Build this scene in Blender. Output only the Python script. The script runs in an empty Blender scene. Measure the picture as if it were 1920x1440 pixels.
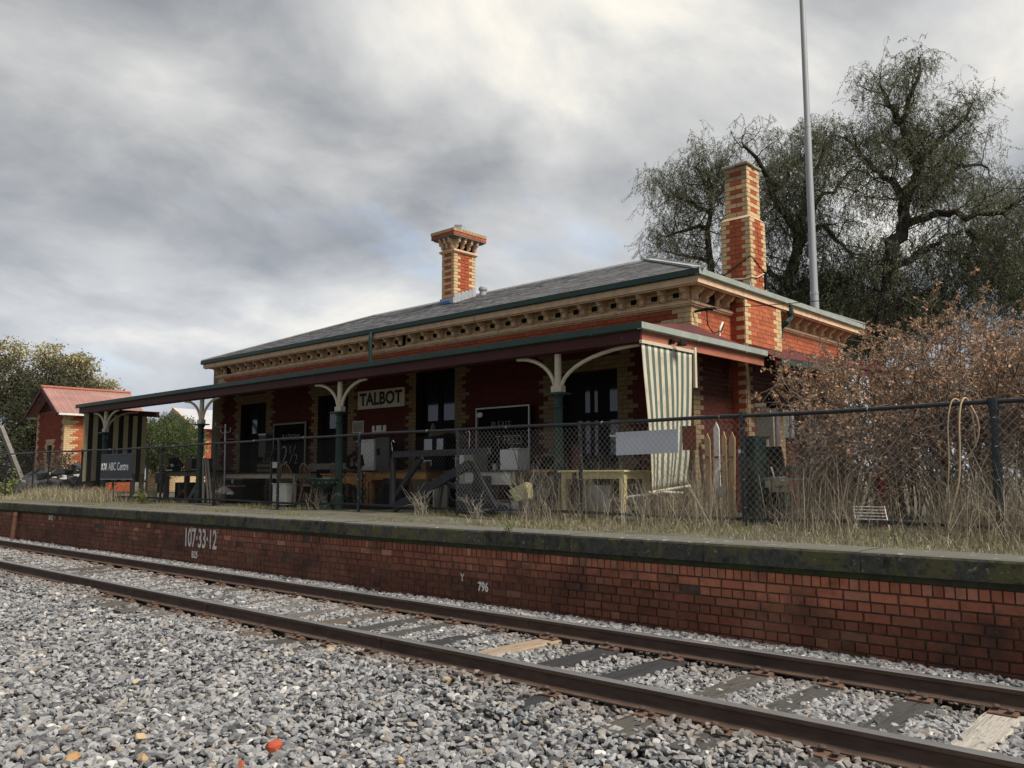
import bpy, bmesh, math, random
import numpy as np
from mathutils import Vector, Matrix
rnd = random.Random(7)
nr = np.random.RandomState(11)
S = bpy.context.scene
COL = S.collection
R = math.radians

# ---------------------------------------------------------------- camera
yaw, pitch, roll = R(-42.531), R(6.201), R(-0.103)
fw = Vector((math.sin(yaw) * math.cos(pitch), math.cos(yaw) * math.cos(pitch), math.sin(pitch)))
rt = Vector((math.cos(yaw), -math.sin(yaw), 0)); up = rt.cross(fw)
rt2 = rt * math.cos(roll) + up * math.sin(roll); up2 = up * math.cos(roll) - rt * math.sin(roll)
cd = bpy.data.cameras.new('camera'); cam = bpy.data.objects.new('camera', cd); COL.objects.link(cam)
cam.matrix_world = Matrix(((rt2.x, up2.x, -fw.x, 0), (rt2.y, up2.y, -fw.y, 0), (rt2.z, up2.z, -fw.z, 1.449), (0, 0, 0, 1)))
cd.sensor_width = 36; cd.lens = 36 * 1594.6 / 1920; cd.clip_start = .05; cd.clip_end = 3000
S.camera = cam

# ---------------------------------------------------------------- sky, sun, exposure
SUN_EL, SUN_DIR = 50, Vector((1.0, .02, 0)).normalized()
sunv = Vector((SUN_DIR.x * math.cos(R(SUN_EL)), SUN_DIR.y * math.cos(R(SUN_EL)), math.sin(R(SUN_EL))))
W = bpy.data.worlds.new('World'); S.world = W; W.use_nodes = True
def build_sky():
    nt = W.node_tree; nt.nodes.clear(); N = nt.nodes.new; L = nt.links.new
    def m(op, a, b=None, c=None):
        n = N('ShaderNodeMath'); n.operation = op
        for i, v in enumerate((a, b, c)):
            if v is None: continue
            if isinstance(v, (int, float)): n.inputs[i].default_value = v
            else: L(v, n.inputs[i])
        return n.outputs[0]
    def noise(vec, scale, det, ro, dist=0.):
        n = N('ShaderNodeTexNoise'); n.inputs['Scale'].default_value = scale; n.inputs['Detail'].default_value = det
        n.inputs['Roughness'].default_value = ro; n.inputs['Distortion'].default_value = dist; L(vec, n.inputs['Vector']); return n.outputs['Fac']
    def mr(v, a, b, c=0., d=1., smooth=True):
        n = N('ShaderNodeMapRange'); n.interpolation_type = 'SMOOTHSTEP' if smooth else 'LINEAR'; L(v, n.inputs['Value'])
        for k, x in zip(('From Min', 'From Max', 'To Min', 'To Max'), (a, b, c, d)): n.inputs[k].default_value = x
        return n.outputs[0]
    def mix(f, a, b):
        n = N('ShaderNodeMixRGB')
        for i, v in enumerate((f, a, b)):
            if isinstance(v, (int, float)): n.inputs[i].default_value = v
            elif isinstance(v, tuple): n.inputs[i].default_value = (*v, 1)
            else: L(v, n.inputs[i])
        return n.outputs[0]
    tc = N('ShaderNodeTexCoord'); sep = N('ShaderNodeSeparateXYZ'); L(tc.outputs['Generated'], sep.inputs[0])
    x, y, z = sep.outputs
    zz = m('ADD', m('MAXIMUM', z, 0.0), .40)
    cmb = N('ShaderNodeCombineXYZ'); L(m('DIVIDE', x, zz), cmb.inputs[0]); L(m('DIVIDE', y, zz), cmb.inputs[1])
    P = cmb.outputs[0]
    mp = N('ShaderNodeMapping'); mp.inputs['Location'].default_value = SKY_OFF; mp.inputs['Rotation'].default_value = (0, 0, R(-18)); mp.inputs['Scale'].default_value = (1.0, .75, 1); L(P, mp.inputs['Vector'])
    n1 = noise(mp.outputs[0], 1.15, 2, .45, .3)
    n2 = noise(mp.outputs[0], 3.2, 7, .54, .25)
    n = m('ADD', m('MULTIPLY', n1, .55), m('MULTIPLY', n2, .45))
    # cloud cover made brighter ahead, and dimmer behind the camera to darken the verandah
    dt = N('ShaderNodeVectorMath'); dt.operation = 'DOT_PRODUCT'; L(tc.outputs['Generated'], dt.inputs[0]); dt.inputs[1].default_value = Vector((-.30, .88, .34)).normalized()
    lobe = mr(dt.outputs['Value'], -.2, 1.0)
    n = m('ADD', n, m('SUBTRACT', m('MULTIPLY', lobe, .15), .115))
    dens = mr(n, .40, .61)
    shade = mix(dens, (.128, .137, .152), (.335, .335, .33))
    warm = mix(mr(n, .55, .70), shade, (.56, .52, .44))
    # low bluish band nearer the horizon, where one looks through more air
    low = mr(z, .40, .02)
    c = mix(m('MULTIPLY', low, .34), warm, (.255, .295, .365))
    sky = N('ShaderNodeTexSky'); sky.sky_type = 'NISHITA'; sky.sun_disc = False; sky.sun_elevation = R(SUN_EL); sky.sun_rotation = math.atan2(SUN_DIR.x, SUN_DIR.y)
    sc = N('ShaderNodeMixRGB'); sc.blend_type = 'MULTIPLY'; sc.inputs[0].default_value = 1; L(sky.outputs[0], sc.inputs[1]); sc.inputs[2].default_value = (.10, .10, .10, 1)
    gap = mr(noise(mp.outputs[0], 2.2, 5, .55, .2), .60, .72, 0, .32)
    out = mix(mr(z, .03, -.06), mix(gap, c, sc.outputs[0]), (.34, .35, .37))
    bg = N('ShaderNodeBackground'); L(out, bg.inputs[0]); bg.inputs[1].default_value = 1.0
    wo = N('ShaderNodeOutputWorld'); L(bg.outputs[0], wo.inputs[0])
SKY_OFF = (17.5, 24.2, 0)
build_sky()
sl = bpy.data.lights.new('sun', 'SUN'); sl.energy = 2.3; sl.angle = R(22); sl.color = (1, .93, .84)
so = bpy.data.objects.new('sun', sl); COL.objects.link(so); so.rotation_euler = sunv.to_track_quat('Z', 'Y').to_euler()
S.view_settings.view_transform = 'Standard'; S.view_settings.look = 'None'; S.view_settings.gamma = 1
S.view_settings.use_curve_mapping = False; S.view_settings.exposure = 1.16

# ---------------------------------------------------------------- materials
def pm(name, base, var=.25, scale=8, rough=.85, bump=0., bscale=60, metal=0., stain=None, stains=(), tint=False, objcol=False, rv=0., stretch=(1, 1, 1), spec=.3, extra=None, trans=0.):
    M = bpy.data.materials.new(name); M.use_nodes = True; nt = M.node_tree; N = nt.nodes.new; L = nt.links.new
    b = nt.nodes['Principled BSDF']; b.inputs['Roughness'].default_value = rough; b.inputs['Metallic'].default_value = metal
    b.inputs['Specular IOR Level'].default_value = spec
    geo = N('ShaderNodeNewGeometry'); mp = N('ShaderNodeMapping'); mp.inputs['Scale'].default_value = stretch; L(geo.outputs['Position'], mp.inputs[0])
    def noise(sc, det=5, ro=.6):
        n = N('ShaderNodeTexNoise'); n.inputs['Scale'].default_value = sc; n.inputs['Detail'].default_value = det; n.inputs['Roughness'].default_value = ro; L(mp.outputs[0], n.inputs['Vector']); return n.outputs['Fac']
    def mul(a, bb):
        n = N('ShaderNodeMixRGB'); n.blend_type = 'MULTIPLY'; n.inputs[0].default_value = 1
        for i, v in ((1, a), (2, bb)):
            if isinstance(v, tuple): n.inputs[i].default_value = (*v, 1)
            else: L(v, n.inputs[i])
        return n.outputs[0]
    r = N('ShaderNodeMapRange'); L(noise(scale), r.inputs[0])
    for k, v in zip(('From Min', 'From Max', 'To Min', 'To Max'), (.25, .75, 1 - var, 1 + var)): r.inputs[k].default_value = v
    if tint:
        a = N('ShaderNodeAttribute'); a.attribute_name = 'tint'; col = a.outputs['Color']
        if base != (1, 1, 1): col = mul(col, base)
    elif objcol:
        oi = N('ShaderNodeObjectInfo'); col = oi.outputs['Color']
    else: col = tuple(base)
    col = mul(col, r.outputs[0])
    if rv:
        oi = N('ShaderNodeObjectInfo'); q = N('ShaderNodeMapRange'); L(oi.outputs['Random'], q.inputs[0]); q.inputs['To Min'].default_value = 1 - rv; q.inputs['To Max'].default_value = 1 + rv
        col = mul(col, q.outputs[0])
    if stain: stains = (stain,)
    for (sc, ssc, lo, hi, amt) in stains:
        q = N('ShaderNodeMapRange'); L(noise(ssc, 6, .65), q.inputs[0])
        for k, v in zip(('From Min', 'From Max', 'To Min', 'To Max'), (lo, hi, 0, amt)): q.inputs[k].default_value = v
        n = N('ShaderNodeMixRGB'); L(q.outputs[0], n.inputs[0]); L(col, n.inputs[1]); n.inputs[2].default_value = (*sc, 1); col = n.outputs[0]
    if extra: col = extra(nt, col, geo)
    L(col, b.inputs['Base Color'])
    if bump:
        n = N('ShaderNodeBump'); n.inputs['Strength'].default_value = bump; n.inputs['Distance'].default_value = .01; L(noise(bscale, 6, .6), n.inputs['Height']); L(n.outputs[0], b.inputs['Normal'])
    if trans:
        t = N('ShaderNodeBsdfTranslucent'); L(col, t.inputs[0]); ms = N('ShaderNodeMixShader'); ms.inputs[0].default_value = trans
        L(b.outputs[0], ms.inputs[1]); L(t.outputs[0], ms.inputs[2]); L(ms.outputs[0], nt.nodes['Material Output'].inputs[0])
    return M

def ballast_extra(nt, col, geo):
    N = nt.nodes.new; L = nt.links.new
    oi = N('ShaderNodeObjectInfo'); cr = N('ShaderNodeValToRGB'); L(oi.outputs['Random'], cr.inputs[0])
    e = cr.color_ramp; e.elements[0].position = 0; e.elements[0].color = (.07, .072, .076, 1); e.elements[1].position = 1; e.elements[1].color = (.58, .565, .53, 1)
    for p, c in ((.12, (.11, .113, .118)), (.35, (.19, .193, .197)), (.6, (.255, .256, .256)), (.85, (.345, .342, .335)), (.945, (.26, .215, .165)), (.965, (.33, .325, .31)), (.985, (.46, .44, .41))):
        x = e.elements.new(p); x.color = (*c, 1)
    m1 = N('ShaderNodeMixRGB'); m1.blend_type = 'MULTIPLY'; m1.inputs[0].default_value = 1; L(cr.outputs[0], m1.inputs[1]); L(col, m1.inputs[2])
    # rust and brake dust thrown out beside the rails
    sp = N('ShaderNodeSeparateXYZ'); L(geo.outputs['Position'], sp.inputs[0])
    f = None
    for yy in (5.11, 6.78):
        a = N('ShaderNodeMath'); a.operation = 'SUBTRACT'; L(sp.outputs[1], a.inputs[0]); a.inputs[1].default_value = yy
        b = N('ShaderNodeMath'); b.operation = 'ABSOLUTE'; L(a.outputs[0], b.inputs[0])
        q = N('ShaderNodeMapRange'); L(b.outputs[0], q.inputs[0])
        for k, v in zip(('From Min', 'From Max', 'To Min', 'To Max'), (.1, .55, .5, 0)): q.inputs[k].default_value = v
        if f is None: f = q.outputs[0]
        else:
            mx = N('ShaderNodeMath'); mx.operation = 'MAXIMUM'; L(f, mx.inputs[0]); L(q.outputs[0], mx.inputs[1]); f = mx.outputs[0]
    m2 = N('ShaderNodeMixRGB'); L(f, m2.inputs[0]); L(m1.outputs[0], m2.inputs[1]); m2.inputs[2].default_value = (.16, .118, .085, 1)
    return m2.outputs[0]

def coping_extra(nt, col, geo):
    # tops are paler with lichen spots, the faces darker with moss
    N = nt.nodes.new; L = nt.links.new
    sp = N('ShaderNodeSeparateXYZ'); L(geo.outputs['True Normal'], sp.inputs[0])
    n = N('ShaderNodeTexNoise'); n.inputs['Scale'].default_value = 9; n.inputs['Detail'].default_value = 7; L(geo.outputs['Position'], n.inputs['Vector'])
    v = N('ShaderNodeTexVoronoi'); v.inputs['Scale'].default_value = 7; L(geo.outputs['Position'], v.inputs['Vector'])
    q = N('ShaderNodeMapRange'); L(v.outputs['Distance'], q.inputs[0])
    for k, x in zip(('From Min', 'From Max', 'To Min', 'To Max'), (.16, .22, .65, 0)): q.inputs[k].default_value = x
    lich = N('ShaderNodeMixRGB'); L(q.outputs[0], lich.inputs[0]); lich.inputs[1].default_value = (.125, .12, .10, 1); lich.inputs[2].default_value = (.34, .33, .30, 1)
    g = N('ShaderNodeMath'); g.operation = 'GREATER_THAN'; L(sp.outputs[2], g.inputs[0]); g.inputs[1].default_value = .6
    a = N('ShaderNodeMixRGB'); L(g.outputs[0], a.inputs[0]); L(col, a.inputs[1]); L(lich.outputs[0], a.inputs[2])
    return a.outputs[0]

M = {}
M['ballast'] = pm('ballast_stone', (1, 1, 1), .22, 35, .9, .25, 90, extra=ballast_extra)
M['bed'] = pm('ballast_bed', (.10, .097, .09), .3, 6, .95)
M['soil'] = pm('platform_soil', (.10, .092, .068), .35, 3, .95, .3, 30, stains=(((.12, .13, .055), 1.1, .5, .68, .7), ((.27, .25, .2), 7, .58, .68, .6)))
M['ground'] = pm('paddock_ground', (.14, .13, .08), .35, .2, .95)
M['brick1'] = pm('brick_fired', (1, 1, 1), .22, 14, .82, .35, 90, objcol=True, stains=(((.34, .155, .095), 1.1, .52, .66, .45), ((.035, .026, .022), 1.7, .52, .70, .75), ((.36, .27, .2), 24, .64, .74, .5)))
M['bricks'] = pm('brickwork', (1, 1, 1), .22, 14, .82, .35, 90, tint=True, stains=(((.34, .155, .095), 1.1, .52, .66, .45), ((.035, .026, .022), 1.7, .52, .70, .75), ((.36, .27, .2), 24, .64, .74, .5)))
M['brickc'] = pm('brick_clean', (1, 1, 1), .16, 9, .8, .2, 90, objcol=True, stain=((.10, .085, .07), 3.2, .60, .78, .45))
M['wallb'] = pm('wall_brickwork', (1, 1, 1), .16, 9, .8, .2, 90, tint=True, stain=((.10, .085, .07), 2.2, .60, .78, .4))
M['mortar'] = pm('mortar', (.21, .175, .14), .25, 20, .95, .2, 80)
M['mortard'] = pm('sooty_mortar', (.105, .075, .058), .4, 12, .95, .2, 80, stain=((.30, .23, .17), 1.9, .55, .66, .6))
M['coping'] = pm('bluestone_coping', (.060, .060, .052), .5, 22, .9, .5, 45, rv=.25, stains=(((.115, .112, .038), 3.4, .50, .56, .6), ((.012, .013, .011), 7, .56, .66, .7), ((.26, .26, .23), 17, .64, .68, .7)), extra=coping_extra)
M['ledge'] = pm('mossy_ledge', (.05, .052, .034), .4, 10, .95, .3, 40, stains=(((.06, .085, .022), 2.6, .5, .6, .8),))
M['rail'] = pm('rail_rust', (.098, .064, .048), .4, 18, .75, .25, 80, stretch=(.3, 1, 1), stains=(((.135, .085, .06), 6, .52, .68, .7), ((.03, .025, .022), 3, .55, .7, .7)))
M['railtop'] = pm('rail_polished', (.42, .41, .39), .15, 10, .33, stretch=(.1, 1, 1), metal=.75)
M['plate'] = pm('rusty_plate', (.135, .08, .055), .35, 30, .85, .3, 90, stain=((.26, .13, .075), 25, .58, .7, .7))
M['spike'] = pm('dog_spike', (.08, .055, .045), .3, 30, .8)
M['sleeper'] = pm('sleeper_timber', (1, 1, 1), .5, 9, .92, 1.0, 22, objcol=True, stretch=(4.0, .3, 1), stains=(((.012, .011, .011), 9, .56, .64, .8), ((.15, .13, .115), 2.2, .58, .75, .45)))
M['green'] = pm('green_paint', (.024, .048, .038), .2, 14, .5, .08, 60, stain=((.10, .12, .095), 5, .6, .75, .5))
M['greengut'] = pm('green_gutter_paint', (.026, .055, .045), .2, 5, .42, stain=((.09, .10, .09), 3, .6, .75, .4))
M['palegut'] = pm('skylit_green_gutter', (.30, .335, .29), .15, 5, .5, stain=((.14, .17, .14), 3, .55, .75, .5))  # pale tone paints in the bright sky reflected on the end gutters
M['cream'] = pm('cream_paint', (.56, .50, .38), .12, 10, .55, .06, 60, stains=(((.20, .12, .06), 9, .64, .72, .6),))
M['stucco'] = pm('cream_render', (.64, .45, .29), .2, 6, .85, .15, 60, stain=((.15, .10, .065), 5, .6, .75, .6))
M['redpaint'] = pm('oxide_red_paint', (.06, .015, .013), .25, 6, .6, .1, 60, stain=((.32, .14, .09), 7, .62, .72, .5))
M['redbare'] = pm('weathered_red_board', (.36, .125, .075), .25, 6, .7, .1, 60, stretch=(1, .3, 2), stain=((.17, .075, .05), 5, .52, .7, .7))
M['darkred'] = pm('rusted_sheet', (.105, .028, .027), .35, 3, .7, stain=((.05, .022, .02), 1.5, .5, .6, .7))
M['slate'] = pm('roof_slate', (.115, .115, .118), .22, 7, .55, .15, 50, rv=.25, spec=.5, stain=((.20, .19, .17), 4, .58, .75, .5))
M['slates'] = pm('roof_slate_field', (1, 1, 1), .22, 7, .55, .15, 50, spec=.5, tint=True, stain=((.20, .19, .17), 4, .58, .75, .5))
M['lead'] = pm('lead_flashing', (.33, .34, .35), .2, 9, .6)
M['iron'] = pm('corrugated_underside', (.022, .02, .019), .3, 6, .8)
M['dark'] = pm('dark_timber', (.016, .014, .013), .4, 6, .8)
M['black'] = pm('black_paint', (.006, .006, .0065), .3, 10, .7, spec=.15)
M['mortar_shade'] = pm('verandah_shade_mortar', (.045, .02, .016), .3, 20, .95)  # front wall joints, colour darkened for the shade under the verandah
M['fence'] = pm('fence_black_pvc', (.016, .019, .023), .3, 12, .42, .05, 60, spec=.45, stain=((.07, .075, .08), 9, .6, .7, .5))
M['wire'] = pm('galvanised_wire', (.34, .33, .315), .3, 25, .55, metal=.3)
M['wiredark'] = pm('coated_wire', (.035, .034, .033), .3, 25, .5)
M['glass'] = pm('window_glass', (.02, .022, .026), .1, 3, .06, spec=.8)
M['blindc'] = pm('canvas_cream', (.70, .64, .49), .12, 3, .85, .12, 60, stains=(((.36, .29, .19), 2.2, .56, .72, .6),), trans=.25)
M['blindg'] = pm('canvas_green', (.115, .16, .135), .12, 10, .85, .08, 200, trans=.15)
M['blindk'] = pm('canvas_black', (.028, .03, .028), .12, 10, .85)
M['blindt'] = pm('canvas_tan', (.50, .42, .26), .08, 10, .85)
M['white'] = pm('white_board', (.66, .69, .76), .06, 6, .5)
M['whitepaint'] = pm('white_paint', (.70, .68, .62), .1, 9, .6, stain=((.30, .24, .17), 8, .62, .72, .5))
M['brushwhite'] = pm('brushed_white_paint', (.76, .73, .68), .2, 40, .8, stains=(((.20, .10, .07), 16, .57, .66, .6),))
M['lockergreen'] = pm('dark_green_enamel', (.010, .022, .018), .3, 8, .6)
M['sign'] = pm('sign_navy', (.021, .027, .036), .15, 6, .45)
M['signcream'] = pm('sign_enamel', (.56, .52, .42), .12, 12, .5, stain=((.2, .13, .08), 20, .66, .72, .7))
M['letter'] = pm('sign_letter_black', (.012, .012, .012), .1, 10, .5)
M['letterw'] = pm('sign_letter_white', (.80, .80, .80), .05, 10, .5)
M['logo'] = pm('sign_logo_grey', (.42, .42, .48), .05, 10, .5)
M['brown'] = pm('brown_plate', (.22, .065, .03), .2, 12, .6)
M['chalk'] = pm('chalk', (.36, .36, .35), .3, 60, .95)
M['board'] = pm('blackboard', (.007, .0075, .0075), .4, 3, .9, spec=.1)
M['timber'] = pm('aged_timber', (.12, .085, .055), .3, 8, .8, .2, 50, stretch=(1, .3, .3))
M['orangewood'] = pm('honey_timber', (.44, .215, .065), .25, 8, .55, .1, 50, stretch=(.4, 1, 1))
M['greywood'] = pm('grey_weathered_timber', (.16, .145, .125), .3, 9, .9, .3, 50, stretch=(1, 1, .25))
M['beam'] = pm('charcoal_beam', (.042, .043, .05), .35, 14, .8, .25, 60)
M['yellow'] = pm('pale_yellow_paint', (.74, .66, .33), .12, 8, .6, stain=((.35, .25, .12), 9, .64, .72, .6))
M['offwhite'] = pm('chipped_cream_paint', (.50, .45, .33), .2, 9, .7, stain=((.2, .15, .1), 8, .58, .7, .6))
M['chairwood'] = pm('chair_beech', (.27, .17, .088), .2, 14, .5)
M['grey'] = pm('grey_metal', (.10, .097, .097), .2, 7, .6)
M['steel'] = pm('dull_steel', (.42, .43, .44), .15, 8, .4, metal=.5)
M['mast'] = pm('galvanised_mast', (.36, .375, .39), .12, 1.3, .55, metal=.25, stretch=(1, 1, .3))
M['rust'] = pm('rust', (.15, .075, .045), .35, 12, .85, .2, 60)
M['redtank'] = pm('red_enamel', (.20, .016, .015), .25, 8, .5)
M['picket'] = pm('bare_picket', (.42, .30, .16), .25, 10, .8, .2, 50, stretch=(2, 2, .3))
M['beige'] = pm('beige_board', (.58, .47, .36), .12, 6, .75)
M['sand'] = pm('pale_panel', (.28, .26, .21), .15, 6, .75)
M['hose'] = pm('beige_hose', (.50, .38, .25), .15, 10, .5)
M['bluetarp'] = pm('blue_sarking', (.05, .16, .42), .15, 20, .5)
M['roofpink'] = pm('faded_red_roof_sheet', (.36, .20, .175), .2, 1.5, .6, stretch=(1, .3, 1), stain=((.45, .34, .27), 1.2, .5, .7, .6))
M['roofwhite'] = pm('white_roof_sheet', (.45, .45, .46), .08, 2, .5)
M['rock'] = pm('dark_rubble', (.05, .05, .05), .5, 5, .9, .4, 20, rv=.5)
M['rockpale'] = pm('pale_rubble', (.45, .43, .4), .2, 5, .9, .3, 20)
M['bark'] = pm('dark_bark', (.034, .028, .024), .4, 4, .95, .6, 18, stain=((.11, .095, .08), 2, .55, .7, .6))
M['barklight'] = pm('grey_bark', (.16, .13, .10), .35, 4, .95)
M['twig'] = pm('shrub_twig', (.15, .115, .09), .35, 6, .9)
M['pepper'] = pm('pepper_leaf', (1, 1, 1), .2, 1.2, .7, tint=True, trans=.5)
M['leaf'] = pm('leaf', (1, 1, 1), .2, 1.2, .7, tint=True, trans=.25)
M['grass'] = pm('grass_blade', (1, 1, 1), .15, 3, .85, tint=True, trans=.2)
M['ceramic'] = pm('glazed_white', (.72, .72, .70), .05, 6, .3)
# ---------------------------------------------------------------- helpers
WL = {}
def link(o, parent=None):
    COL.objects.link(o)
    if parent is not None: o.parent = parent
    return o
def tag(o, label=None, cat=None, group=None, kind=None):
    if label: o['label'] = label
    if cat: o['category'] = cat
    if group: o['group'] = group
    if kind: o['kind'] = kind
    return o
def base_of(o):
    while o.parent is not None: o = o.parent
    return WL.get(o.name, Vector((0, 0, 0)))
def thing(name, label, cat, loc, group=None):
    o = bpy.data.objects.new(name, None); o.empty_display_size = .2; o.location = loc; link(o); WL[o.name] = Vector(loc)
    return tag(o, label, cat, group)
class MB:
    def __init__(s): s.v = []; s.f = []; s.m = []; s.t = []
    def add(s, vs, fs, mi=0, t=None):
        o = len(s.v); s.v += [tuple(q) for q in vs]
        for f in fs: s.f.append(tuple(i + o for i in f)); s.m.append(mi); s.t.append(t or (1, 1, 1))
        return s
    def box(s, x0, x1, y0, y1, z0, z1, mi=0, t=None, skip=()):
        vs = [(x0, y0, z0), (x1, y0, z0), (x1, y1, z0), (x0, y1, z0), (x0, y0, z1), (x1, y0, z1), (x1, y1, z1), (x0, y1, z1)]
        F = {'b': (3, 2, 1, 0), 't': (4, 5, 6, 7), 'f': (0, 1, 5, 4), 'r': (1, 2, 6, 5), 'k': (2, 3, 7, 6), 'l': (3, 0, 4, 7)}
        return s.add(vs, [F[k] for k in F if k not in skip], mi, t)
    def beam(s, a, b, w, h, mi=0, t=None, up=(0, 0, 1)):
        a = Vector(a); b = Vector(b); d = (b - a).normalized(); u = Vector(up)
        if abs(d.dot(u)) > .98: u = Vector((0, 1, 0))
        sx = d.cross(u).normalized() * (w / 2); sz = sx.normalized().cross(d).normalized() * (h / 2)
        vs = [a - sx - sz, a + sx - sz, a + sx + sz, a - sx + sz, b - sx - sz, b + sx - sz, b + sx + sz, b - sx + sz]
        return s.add(vs, [(0, 1, 2, 3), (7, 6, 5, 4), (4, 5, 1, 0), (5, 6, 2, 1), (6, 7, 3, 2), (7, 4, 0, 3)], mi, t)
    def tube(s, pts, rad, n=6, cap=True, mi=0, t=None):
        pts = [Vector(p) for p in pts]; k = len(pts)
        if not hasattr(rad, '__len__'): rad = [rad] * k
        ref = None; vs = []
        for i, p in enumerate(pts):
            d = (pts[min(i + 1, k - 1)] - pts[max(i - 1, 0)]).normalized()
            if ref is None:
                ref = Vector((0, 0, 1)) if abs(d.z) < .9 else Vector((1, 0, 0))
            a = d.cross(ref); a = a.normalized() if a.length > 1e-5 else d.orthogonal().normalized()
            b = a.cross(d).normalized(); ref = b
            for j in range(n):
                th = 2 * math.pi * j / n; vs.append(p + (a * math.cos(th) + b * math.sin(th)) * rad[i])
        fs = [(i * n + j, i * n + (j + 1) % n, (i + 1) * n + (j + 1) % n, (i + 1) * n + j) for i in range(k - 1) for j in range(n)]
        if cap: fs += [tuple(range(n))[::-1], tuple(range((k - 1) * n, k * n))]
        return s.add(vs, fs, mi, t)
    def lathe(s, o, prof, n=16, mi=0, t=None, flute=0.):
        o = Vector(o); vs = []
        for r, z in prof:
            for j in range(n):
                th = 2 * math.pi * j / n; rr = r * (1 - (flute if j % 2 else 0)); vs.append((o.x + rr * math.cos(th), o.y + rr * math.sin(th), o.z + z))
        k = len(prof)
        fs = [(i * n + j, i * n + (j + 1) % n, (i + 1) * n + (j + 1) % n, (i + 1) * n + j) for i in range(k - 1) for j in range(n)]
        fs += [tuple(range(n))[::-1], tuple(range((k - 1) * n, k * n))]
        return s.add(vs, fs, mi, t)
    def prism(s, poly, p0, u, v, w, mi=0, t=None):
        """poly in (a,b): point = p0 + a*u + b*v, swept by the vector w"""
        p0, u, v, w = Vector(p0), Vector(u), Vector(v), Vector(w); n = len(poly)
        vs = [p0 + a * u + b * v for a, b in poly]; vs += [q + w for q in vs]
        fs = [tuple(range(n))[::-1], tuple(range(n, 2 * n))] + [(i, (i + 1) % n, n + (i + 1) % n, n + i) for i in range(n)]
        return s.add(vs, fs, mi, t)
    def mesh(s, name, mats, off=(0, 0, 0), smooth=False, tint=False, weld=False):
        me = bpy.data.meshes.new(name); ox, oy, oz = off
        me.from_pydata([(a - ox, b - oy, c - oz) for a, b, c in s.v], [], s.f)
        for m in (mats if isinstance(mats, (list, tuple)) else [mats]): me.materials.append(M[m] if isinstance(m, str) else m)
        if any(s.m): me.polygons.foreach_set('material_index', s.m)
        if tint:
            at = me.attributes.new('tint', 'FLOAT_COLOR', 'FACE'); at.data.foreach_set('color', [c for q in s.t for c in (*q, 1)])
        if smooth: me.polygons.foreach_set('use_smooth', [True] * len(s.f))
        bm = bmesh.new(); bm.from_mesh(me)
        if weld: bmesh.ops.remove_doubles(bm, verts=bm.verts, dist=1e-4)
        bmesh.ops.recalc_face_normals(bm, faces=bm.faces); bm.to_mesh(me); bm.free()
        return me
    def build(s, name, mats, parent=None, smooth=False, tint=False, loc=None, weld=False):
        off = base_of(parent) if parent is not None else (Vector(loc) if loc is not None else Vector((0, 0, 0)))
        o = bpy.data.objects.new(name, s.mesh(name, mats, off, smooth, tint, weld))
        if parent is None and loc is not None: o.location = loc; WL[o.name] = Vector(loc)
        return link(o, parent)
def inst(name, me, parent, loc, rot=None, scale=None, color=None):
    o = bpy.data.objects.new(name, me); o.location = Vector(loc) - base_of(parent)
    if rot is not None: o.rotation_euler = rot
    if scale is not None: o.scale = scale
    if color is not None: o.color = (*color, 1)
    return link(o, parent)
def copy_tree(o, parent=None):
    c = o.copy(); COL.objects.link(c)
    if parent is not None: c.parent = parent
    else: WL[c.name] = Vector(o.location)
    for ch in list(o.children): copy_tree(ch, c)
    return c
def bevel(o, w=.004, seg=1):
    m = o.modifiers.new('bevel', 'BEVEL'); m.width = w; m.segments = seg; m.limit_method = 'ANGLE'; return o
def tri_mesh(name, P, mats, parent=None, tint=None, quads=False, loc=None):
    """P: (n,3,3) or (n,4,3) array of separate faces, tint (n,3)"""
    n, k = P.shape[:2]; off = np.array(base_of(parent) if parent is not None else (loc if loc is not None else (0, 0, 0)), float)
    me = bpy.data.meshes.new(name); me.vertices.add(n * k); me.vertices.foreach_set('co', (P - off).astype(np.float32).ravel())
    me.loops.add(n * k); me.loops.foreach_set('vertex_index', np.arange(n * k, dtype=np.int32))
    me.polygons.add(n); me.polygons.foreach_set('loop_start', np.arange(0, n * k, k, dtype=np.int32))
    me.update(calc_edges=True); me.materials.append(M[mats])
    if tint is not None:
        at = me.attributes.new('tint', 'FLOAT_COLOR', 'FACE'); at.data.foreach_set('color', np.concatenate([tint, np.ones((n, 1))], 1).astype(np.float32).ravel())
    me.validate()
    o = bpy.data.objects.new(name, me)
    if parent is None and loc is not None: o.location = loc; WL[o.name] = Vector(loc)
    return link(o, parent)
def tubes_np(paths, radii, n=3):
    """many thin tubes as quads: paths (m,k,3), radii (m,k) or scalar"""
    m, k, _ = paths.shape; rad = np.broadcast_to(radii, (m, k))
    d = np.gradient(paths, axis=1); d /= np.linalg.norm(d, axis=2, keepdims=True) + 1e-9
    ref = np.where(np.abs(d[..., 2:3]) < .9, np.array([0, 0, 1.]), np.array([1., 0, 0]))
    a = np.cross(d, ref); a /= np.linalg.norm(a, axis=2, keepdims=True) + 1e-9; b = np.cross(a, d)
    th = np.arange(n) * 2 * np.pi / n
    ring = paths[:, :, None] + (a[:, :, None] * np.cos(th)[:, None] + b[:, :, None] * np.sin(th)[:, None]) * rad[:, :, None, None]
    q = np.stack([ring[:, :-1], np.roll(ring, -1, 2)[:, :-1], np.roll(ring, -1, 2)[:, 1:], ring[:, 1:]], 3)
    return q.reshape(-1, 4, 3)
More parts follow.
